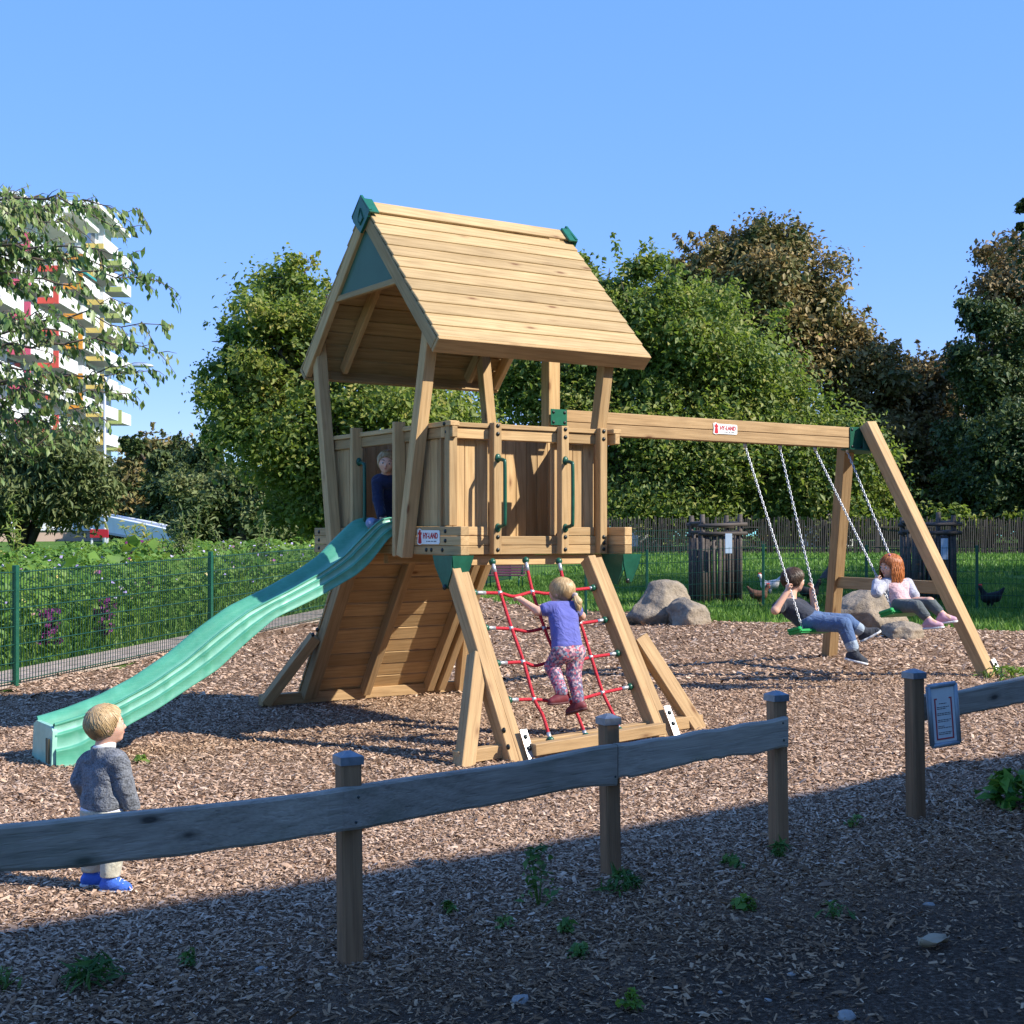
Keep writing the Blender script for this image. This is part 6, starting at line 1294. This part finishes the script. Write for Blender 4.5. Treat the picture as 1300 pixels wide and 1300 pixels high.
for a_, ty in ((aL, .18), (aR, -.05)):
    F = Vector((1, ty, 0)).normalized(); R__ = F.cross(Vector((0, 0, 1))); c_ = Vector((a_.x, a_.y, gzt + .058))
    for j in range(3): f_ = .030 + .014 * j; z_ = .004 - .009 * j; tube('lace', [q(c_ + F * f_ + R__ * .018 + Vector((0, 0, z_ - .008))), q(c_ + F * f_ + Vector((0, 0, z_ + .0015))), q(c_ + F * f_ - R__ * .018 + Vector((0, 0, z_ - .008)))], .003, SOLE, t, 5)

# --- girl climbing the net
def pn_(x, y, o=0.0):                                           # a point o metres in front of the net
    a = ray_plane(x, y, NET0 - nn_ * 0 + Vector((0, -o, 0)), nn_); return TM @ a
hc = pn_(713, 752, .20); t, q = person('small girl in a blue T-shirt and patterned leggings climbing the red net', (hc.x, hc.y, gz(hc.x, hc.y)))
S_ = .185; hf = (TM.to_3x3() @ Vector((-.35, .85, -.05))); up = (TM.to_3x3() @ Vector((-.1, .25, 1)))
sL, sR = pn_(699, 772, .19), pn_(728, 771, .21); nk = pn_(713, 766, .19); pel = pn_(720, 822, .17); hL, hR = pn_(712, 828, .16), pn_(731, 828, .17)
kL, aL = pn_(701, 846, .05), pn_(713, 878, .12); kR, aR = pn_(728, 856, .10), pn_(734, 888, .10)
eL, wL = pn_(683, 776, .14), pn_(662, 762, .05); eR, wR = pn_(738, 782, .05), pn_(722, 764, -.0)
TO = torso(nk, sL, sR, pel, hL, hR, .070, .070); AR = limb(sL, eL, wL, .034, .029, .021) + limb(sR, eR, wR, .034, .029, .021); LG = limb(hL, kL, aL, .056, .043, .030) + limb(hR, kR, aR, .056, .043, .030)
hd = (wL - eL).normalized(); HN = hand_prims(wL, (hd + Vector((0, .3, .1))), (0, .2, -1), .085, 1.0, -1) + hand_prims(wR, (-.2, .8, .3), (0, .2, -1), .085, 1.0, 1)
HD = head_prims(hc, hf, up, S_) + [('c', hc - Vector((0, 0, .06)), nk - Vector((0, 0, .03)), .038, .044, .02)]
add(t, q, 'body', TO + AR + LG + HD + HN, .0048, SKIN); face_bits(t, q, hc, hf, up, S_)
hair(t, q, hc, hf, up, S_, HAIRM['blond'], 1900, 6, off=.22, nape=-.34, tuft=.01, w=.0034)
F_, R_, U_ = axes(hf, up); b0 = hc - F_ * S_ * .52 - U_ * S_ * .12; rr = random.Random(4); cur = []
for i in range(190):
    a, e = rr.uniform(0, 2 * PI), rr.random() ** .5; o = R_ * math.cos(a) + U_ * math.sin(a) * .6 + F_ * .3 * math.sin(a); pts = []; nr = []
    for j in range(8): g = j / 7; wd = (.012 + .028 * math.sin(min(1, g * 1.25) * PI * .85)) * e; pts.append(q(b0 - F_ * (.012 + .03 * math.sin(g * 2.2)) + Vector((.002, 0, -.105)) * g * (1 - .15 * rr.random()) + o * wd)); nr.append((o - F_ * .6).normalized())
    cur.append((pts, nr))
pt = add(t, q, 'ponytail', [('c', b0 - F_ * .01, b0 - F_ * .035 + Vector((0, 0, -.045)), .016, .027), ('c', b0 - F_ * .035 + Vector((0, 0, -.045)), b0 - F_ * .02 + Vector((0, 0, -.10)), .027, .008)], .005, HAIRM['blond']); mobj('hair_strands', strand_mesh('hair_strands', cur, .0035), HAIRM['blond'], pt)
add(t, q, 'hair_tie', [('c', b0 - F_ * .004, b0 - F_ * .014, .018, .018)], .005, plain('hair_tie', (.5, .4, .35), .7))
TEE = cloth('blue_tee', (.115, .125, .37), weave=400, bmp=.15, var=.08); add(t, q, 'tshirt', grow(TO, .010) + grow([('c', sL, sL.lerp(eL, .42), .036, .035), ('c', sR, sR.lerp(eR, .42), .036, .035)], .010), .005, TEE, .016, clip=[(pel - Vector((0, 0, .004)), (.15, -.2, -1)), (nk + Vector((0, 0, .018)), (0, 0, 1))])
FLO = floral('floral_leggings'); add(t, q, 'leggings', grow([('c', hL.lerp(hR, .1), hR.lerp(hL, .1), .070, .070, .02), ('c', pel + U_ * .02, pel - U_ * .01, .070, .074, .02)] + limb(hL, kL, aL, .057, .045, .034) + limb(hR, kR, aR, .057, .045, .034), .007), .005, FLO, .016, clip=[(pel + Vector((0, 0, .012)), (-.15, .2, 1))])
MAR = plain('maroon_boot', (.16, .025, .03), .6, var=.2, nscale=30); DSO = plain('dark_sole', (.09, .03, .03), .7)
tf = TM.to_3x3() @ Vector((-.75, .55, -.05)); shoe(t, q, aL + Vector((0, 0, -.012)), TM.to_3x3() @ Vector((-.95, .1, -.02)), (0, 0, 1), .135, MAR, DSO, 'boot', .12); shoe(t, q, aR + Vector((.0, 0, -.012)), TM.to_3x3() @ Vector((-.55, .75, -.30)), (0, .2, 1), .135, MAR, DSO, 'boot', .12)

# --- boy on the near swing
UV = lambda a, b, c: (TM.to_3x3() @ Vector((a, b, c)))
sc_ = L(3.7975, .475, .625); Yb = sc_.y
def b_(x, y, dy=0.0): return at(x, y, Yb + dy)
t, q = person('boy in a dark T-shirt and jeans leaning back on the near swing', (sc_.x, sc_.y, gz(sc_.x, sc_.y)))
S_ = .205; hc = b_(1007, 737, .24); hf = Vector((.93, .30, -.02)); up = Vector((-.12, 0, 1))
nk = b_(1003, 760, .21); sL, sR = b_(1015, 768, .30), b_(992, 768, .13); pel = b_(1030, 790, .06); hL, hR = b_(1036, 788, .11), b_(1028, 790, .0)
kL, aL = b_(1075, 789, .0), b_(1092, 800, -.02); kR, aR = b_(1071, 793, -.20), b_(1083, 824, -.24)
chR = (L(3.585, VB, ZB0), L(3.6875, .475, .635)); chL = (L(4.01, VB, ZB0), L(3.9275, .475, .635))
def onchain(ch, y):                                             # point of the chain at image height y
    best = None
    for i in range(101):
        a = ch[0].lerp(ch[1], i / 100); yy = CY - (a.z - EYE) / a.y * F_PX
        if best is None or abs(yy - y) < best[0]: best = (abs(yy - y), a)
    return best[1]
gR, gL = onchain(chR, 741), onchain(chL, 740)
wR = gR + Vector((-.01, -.01, -.055)); wL = gL + Vector((.0, .01, -.055)); eR, eL = b_(984, 775, -.0), wL + Vector((.02, -.03, -.19))
TO = torso(nk, sL, sR, pel, hL, hR, .092, .088); AR = limb(sL, eL, wL, .041, .034, .024) + limb(sR, eR, wR, .041, .035, .025); LG = limb(hL, kL, aL, .070, .054, .036) + limb(hR, kR, aR, .070, .054, .036)
HN = hand_prims(wR, (.0, .05, 1), (.9, .3, 0), .095, 1.0, -1) + hand_prims(wL, (.0, .05, 1), (-.9, .2, 0), .095, 1.0, 1)
HD = head_prims(hc, hf, up, S_) + [('c', hc - Vector((.015, 0, .065)), nk - Vector((0, 0, .02)), .048, .055, .02)]
add(t, q, 'body', TO + AR + LG + HD + HN, .0055, SKIN); face_bits(t, q, hc, hf, up, S_)
hair(t, q, hc, hf, up, S_, HAIRM['brown'], 1300, 8, off=.20, nape=-.26, tuft=.04, w=.004)
CHAR = cloth('charcoal_tee', (.038, .042, .055), weave=300, bmp=.15); add(t, q, 'tshirt', grow(TO, .013) + grow([('c', sL, sL.lerp(eL, .45), .043, .042), ('c', sR, sR.lerp(eR, .5), .043, .044)], .012), .006, CHAR, .018, clip=[(nk + Vector((0, 0, .008)), (-.1, 0, 1)), (pel - Vector((0, 0, .055)), (0, 0, -1))])
JEAN = cloth('blue_denim', (.085, .14, .26), weave=220, bmp=.3, var=.3, fold=11); add(t, q, 'jeans', grow([('c', hL, hR, .080, .080, .02), ('c', pel, hL.lerp(hR, .5), .085, .085, .02)] + limb(hL, kL, aL.lerp(kL, .12), .072, .058, .045) + limb(hR, kR, aR.lerp(kR, .12), .072, .058, .045), .008), .006, JEAN, .018, clip=[(pel + Vector((-.03, 0, .07)), (-.6, 0, 1))])
CUFF = cloth('denim_cuff', (.30, .36, .42))
for k_, a_ in ((kL, aL), (kR, aR)): add(t, q, 'jeans_cuff', [('c', a_.lerp(k_, .10), a_.lerp(k_, .26), .055, .056)], .006, CUFF)
BLK = cloth('black_canvas', (.045, .05, .06)); shoe(t, q, aL + Vector((.02, 0, -.0)), (.82, -.1, .45), (-.5, 0, .8), .17, BLK, SOLE, 'shoe', .12); shoe(t, q, aR + Vector((.01, 0, -.02)), (.90, -.25, -.22), (.25, 0, 1), .17, BLK, SOLE, 'shoe', .12)

# --- red-haired girl on the far swing
sc_ = L(4.6725, .235, .765); Yb = sc_.y
t, q = person('red-haired girl in a pale jacket and grey leggings on the far swing', (sc_.x, sc_.y, gz(sc_.x, sc_.y)))
S_ = .200; hc = b_(1131, 719, .12); hf = Vector((-.90, -.38, -.12)); up = Vector((.08, 0, 1))
nk = b_(1136, 736, .12); sL, sR = b_(1152, 741, .17), b_(1121, 743, .06); pel = b_(1146, 766, .03); hL, hR = b_(1155, 766, .06), b_(1143, 768, -.06)
kL, aL = b_(1180, 765, -.16), b_(1196, 780, -.24); kR, aR = b_(1164, 770, -.24), b_(1179, 787, -.30)
chR = (L(4.46, VB, ZB0), L(4.5625, .235, .775)); chL = (L(4.885, VB, ZB0), L(4.8025, .235, .775)); gR, gL = onchain(chR, 731), onchain(chL, 752)
wR = gR + Vector((.0, .0, -.05)); eR = b_(1113, 752, -.04); wL = gL + Vector((.0, -.03, -.04)); eL = b_(1160, 756, .03)
TO = torso(nk, sL, sR, pel, hL, hR, .084, .080); AR = limb(sL, eL, wL, .037, .032, .022) + limb(sR, eR, wR, .037, .032, .022); LG = limb(hL, kL, aL, .060, .047, .031) + limb(hR, kR, aR, .060, .047, .031)
HN = hand_prims(wR, (.0, .05, 1), (.9, .3, 0), .09, 1.0, -1) + hand_prims(wL, (.1, .05, 1), (-.9, .2, 0), .09, 1.0, 1)
FT_ = [('c', aL, aL + Vector((.05, -.03, -.03)), .028, .025), ('c', aR, aR + Vector((.05, -.03, -.03)), .028, .025)]
HD = head_prims(hc, hf, up, S_) + [('c', hc - Vector((-.01, 0, .06)), nk - Vector((0, 0, .02)), .043, .05, .02)]
add(t, q, 'body', TO + AR + LG + HD + HN + FT_, .0055, SKIN); face_bits(t, q, hc, hf, up, S_)
hair(t, q, hc, hf, up, S_, HAIRM['red'], 2000, 9, length=.17, off=.24, nape=-.45, tuft=.03, w=.0042)
add(t, q, 'hair_band', [('c', hc + U_ * .0 + Vector(up) * S_ * .50 + Vector((-.03, -.05, 0)), hc + Vector(up) * S_ * .52 + Vector((-.03, .04, 0)), .010, .010)], .005, plain('pink_band', (.6, .2, .3), .6))
PNK = cloth('pink_top', (.62, .40, .40), var=.25, weave=90); add(t, q, 'top', grow(TO, .008), .006, PNK, .016, clip=[(nk + Vector((0, 0, -.004)), up), (pel - Vector((0, 0, .03)), (0, 0, -1))])
JK = cloth('pale_grey_jacket', (.42, .42, .47), var=.28, weave=110); fN = Vector((.25, -.95, .0)).normalized()
jf = (sL - sR).normalized().cross(Vector((0, 0, 1))); jf = jf if jf.y < 0 else -jf
for s_, a_, e_, w_ in ((-1, sR, eR, wR), (1, sL, eL, wL)):
    lat = (sL - sR).normalized(); mid = (sL + sR) / 2; cut = mid + lat * s_ * .035
    pass
for a_, e_, w_ in ((sL, eL, wL), (sR, eR, wR)): add(t, q, 'jacket_sleeve', grow(limb(a_, e_, w_.lerp(e_, .12), .042, .038, .032), .011), .0055, JK, .014)
add(t, q, 'jacket', grow([p_ for p_ in TO], .016), .006, JK, .016, clip=[((sL + sR) / 2 + jf * .06, jf), (nk + Vector((0, 0, .012)), up), (pel - Vector((0, 0, .045)), (0, 0, -1))])
GLG = cloth('grey_leggings', (.10, .115, .115)); add(t, q, 'leggings', grow([('c', hL, hR, .070, .070, .02), ('c', pel, hL.lerp(hR, .5), .074, .074, .02)] + limb(hL, kL, aL.lerp(kL, .3), .061, .049, .038) + limb(hR, kR, aR.lerp(kR, .3), .061, .049, .038), .006), .006, GLG, .018, clip=[(pel + Vector((0, 0, .045)), (0, 0, 1))])
PSH = plain('pink_shoe', (.52, .30, .36), .6, var=.12); shoe(t, q, aL, (.88, -.35, .12), (-.1, 0, 1), .155, PSH, SOLE); shoe(t, q, aR, (.85, -.4, .10), (-.1, 0, 1), .155, PSH, SOLE)

# --- toddler at the top of the slide
hc = at(491, 587, 10.42); t, q = person('blond toddler in a navy jacket peeping out at the top of the slide', L(.12, 1.17, 1.43))
S_ = .165; hf = Vector((.02, -.98, -.15)); up = Vector((.14, -.1, 1)); Yk = 10.42
def k_(x, y, dy=0.0): return at(x, y, Yk + dy)
nk = k_(490, 604, .04); sL, sR = k_(506, 613, .06), k_(479, 611, .02); pel = k_(498, 664, .30); hL, hR = k_(505, 664, .28), k_(490, 664, .28)
eR, wR = k_(480, 634, -.02), k_(484, 653, -.07); eL, wL = k_(512, 636, .02), k_(506, 656, -.02)
kR, aR = k_(482, 668, .08), k_(471, 664, -.10); kL, aL = k_(502, 668, .05), k_(500, 668, -.1)
TO = torso(nk, sL, sR, pel, hL, hR, .070, .068); AR = limb(sL, eL, wL, .032, .028, .02) + limb(sR, eR, wR, .032, .028, .02); LG = limb(hL, kL, aL, .048, .038, .028) + limb(hR, kR, aR, .048, .038, .028)
HN = hand_prims(wR, (.25, -.4, -.5), (0, .2, -1), .072, .55, 1) + hand_prims(wL, (.25, -.4, -.5), (0, .2, -1), .072, .55, -1)
HD = head_prims(hc, hf, up, S_) + [('c', hc - Vector((0, -.02, .05)), nk - Vector((0, 0, .02)), .036, .04, .02)]
add(t, q, 'body', TO + AR + LG + HD + HN, .005, SKIN); face_bits(t, q, hc, hf, up, S_)
hair(t, q, hc, hf, up, S_, HAIRM['blond'], 1300, 11, off=.20, nape=-.3, tuft=.03, w=.0032)
NAVY = cloth('navy_jacket', (.018, .024, .06)); add(t, q, 'jacket', grow(TO, .016) + grow(limb(sL, eL, wL, .036, .032, .027) + limb(sR, eR, wR, .036, .032, .027), .010) + [('c', nk + Vector((0, 0, -.01)), nk + Vector((0, 0, .006)), .05, .048, .01)], .005, NAVY, .015, clip=[(nk + Vector((0, 0, .012)), up)])
CFM = cloth('grey_cuff', (.45, .46, .47))
for e_, w_ in ((eR, wR), (eL, wL)): add(t, q, 'cuff', [('c', w_.lerp(e_, .05), w_.lerp(e_, .18), .031, .032)], .004, CFM)
JN2 = cloth('pale_blue_trousers', (.24, .28, .44)); add(t, q, 'trousers', grow([('c', hL, hR, .06, .06, .02)] + limb(hL, kL, aL, .050, .041, .034) + limb(hR, kR, aR, .050, .041, .034), .007), .005, JN2, .015)

# ---------------------------------------------------------------- hens on the lawn
def hen(px, py, Y, s, face, lab, col, comb=(.5, .03, .03), onfence=False, zoff=0.0):
    g = at(px, py, Y); base = Vector((g.x, Y, g.z if onfence else gz(g.x, Y))); t = thing('hen', lab, 'hen', base, 'hens about the lawn'); f = face
    body = [('c', Vector((-.09 * f, 0, .19)), Vector((.07 * f, 0, .17)), .085, .075, .04), ('c', Vector((.08 * f, 0, .20)), Vector((.15 * f, 0, .33)), .055, .032, .04), ('e', Vector((.16 * f, 0, .35)), (.036, .03, .034), None, .02), ('c', Vector((-.13 * f, 0, .22)), Vector((-.22 * f, 0, .33)), .05, .02, .04), ('c', Vector((-.02, .03, .10)), Vector((-.02, .03, .03)), .03, .010, .02), ('c', Vector((.02, -.03, .10)), Vector((.02, -.03, .03)), .03, .010, .02)]
    body = [(b[0], b[1] * s, b[2] * s, b[3] * s, b[4] * s) + tuple(b[5:]) if b[0] == 'c' else (b[0], b[1] * s, tuple(x * s for x in b[2])) + tuple(b[3:]) for b in body]
    o = mobj('body', sdf_mesh('body', body, .011, .03), plain('feather_%d' % px, col, .8, var=.35, nscale=40, bmp=.6), t)
    mobj('comb', sdf_mesh('comb', [('c', Vector((.14 * f, 0, .385)) * s, Vector((.18 * f, 0, .385)) * s, .012, .014), ('c', Vector((.185 * f, 0, .33)) * s, Vector((.185 * f, 0, .31)) * s, .010, .010)], .006), plain('comb_red', comb, .6), t)
    mobj('beak', sdf_mesh('beak', [('c', Vector((.19 * f, 0, .35)) * s, Vector((.215 * f, 0, .343)) * s, .010, .004)], .004), plain('beak_horn', (.35, .25, .1), .5), t)
    for y_ in (-.03, .03): tube('leg', [(0, y_ * s, .05 * s), (.01 * f * s, y_ * s, -.01), (.05 * f * s, y_ * s, -.012)], .008, plain('hen_leg', (.4, .28, .08), .6), t, 5)
hen(976, 716, 24.5, 1.0, -1, 'white hen on the lawn behind the boy', (.68, .62, .55))
hen(964, 774, 21.9, .85, 1, 'brown hen near the fence left of the boy', (.10, .045, .025))
hen(1028, 735, 22.5, .95, 1, 'black hen partly hidden behind the boy', (.012, .012, .014), comb=(.05, .01, .01))
hen(1257, 790, 21.0, .95, -1, 'black hen standing alone right of the swing leg', (.012, .012, .014))
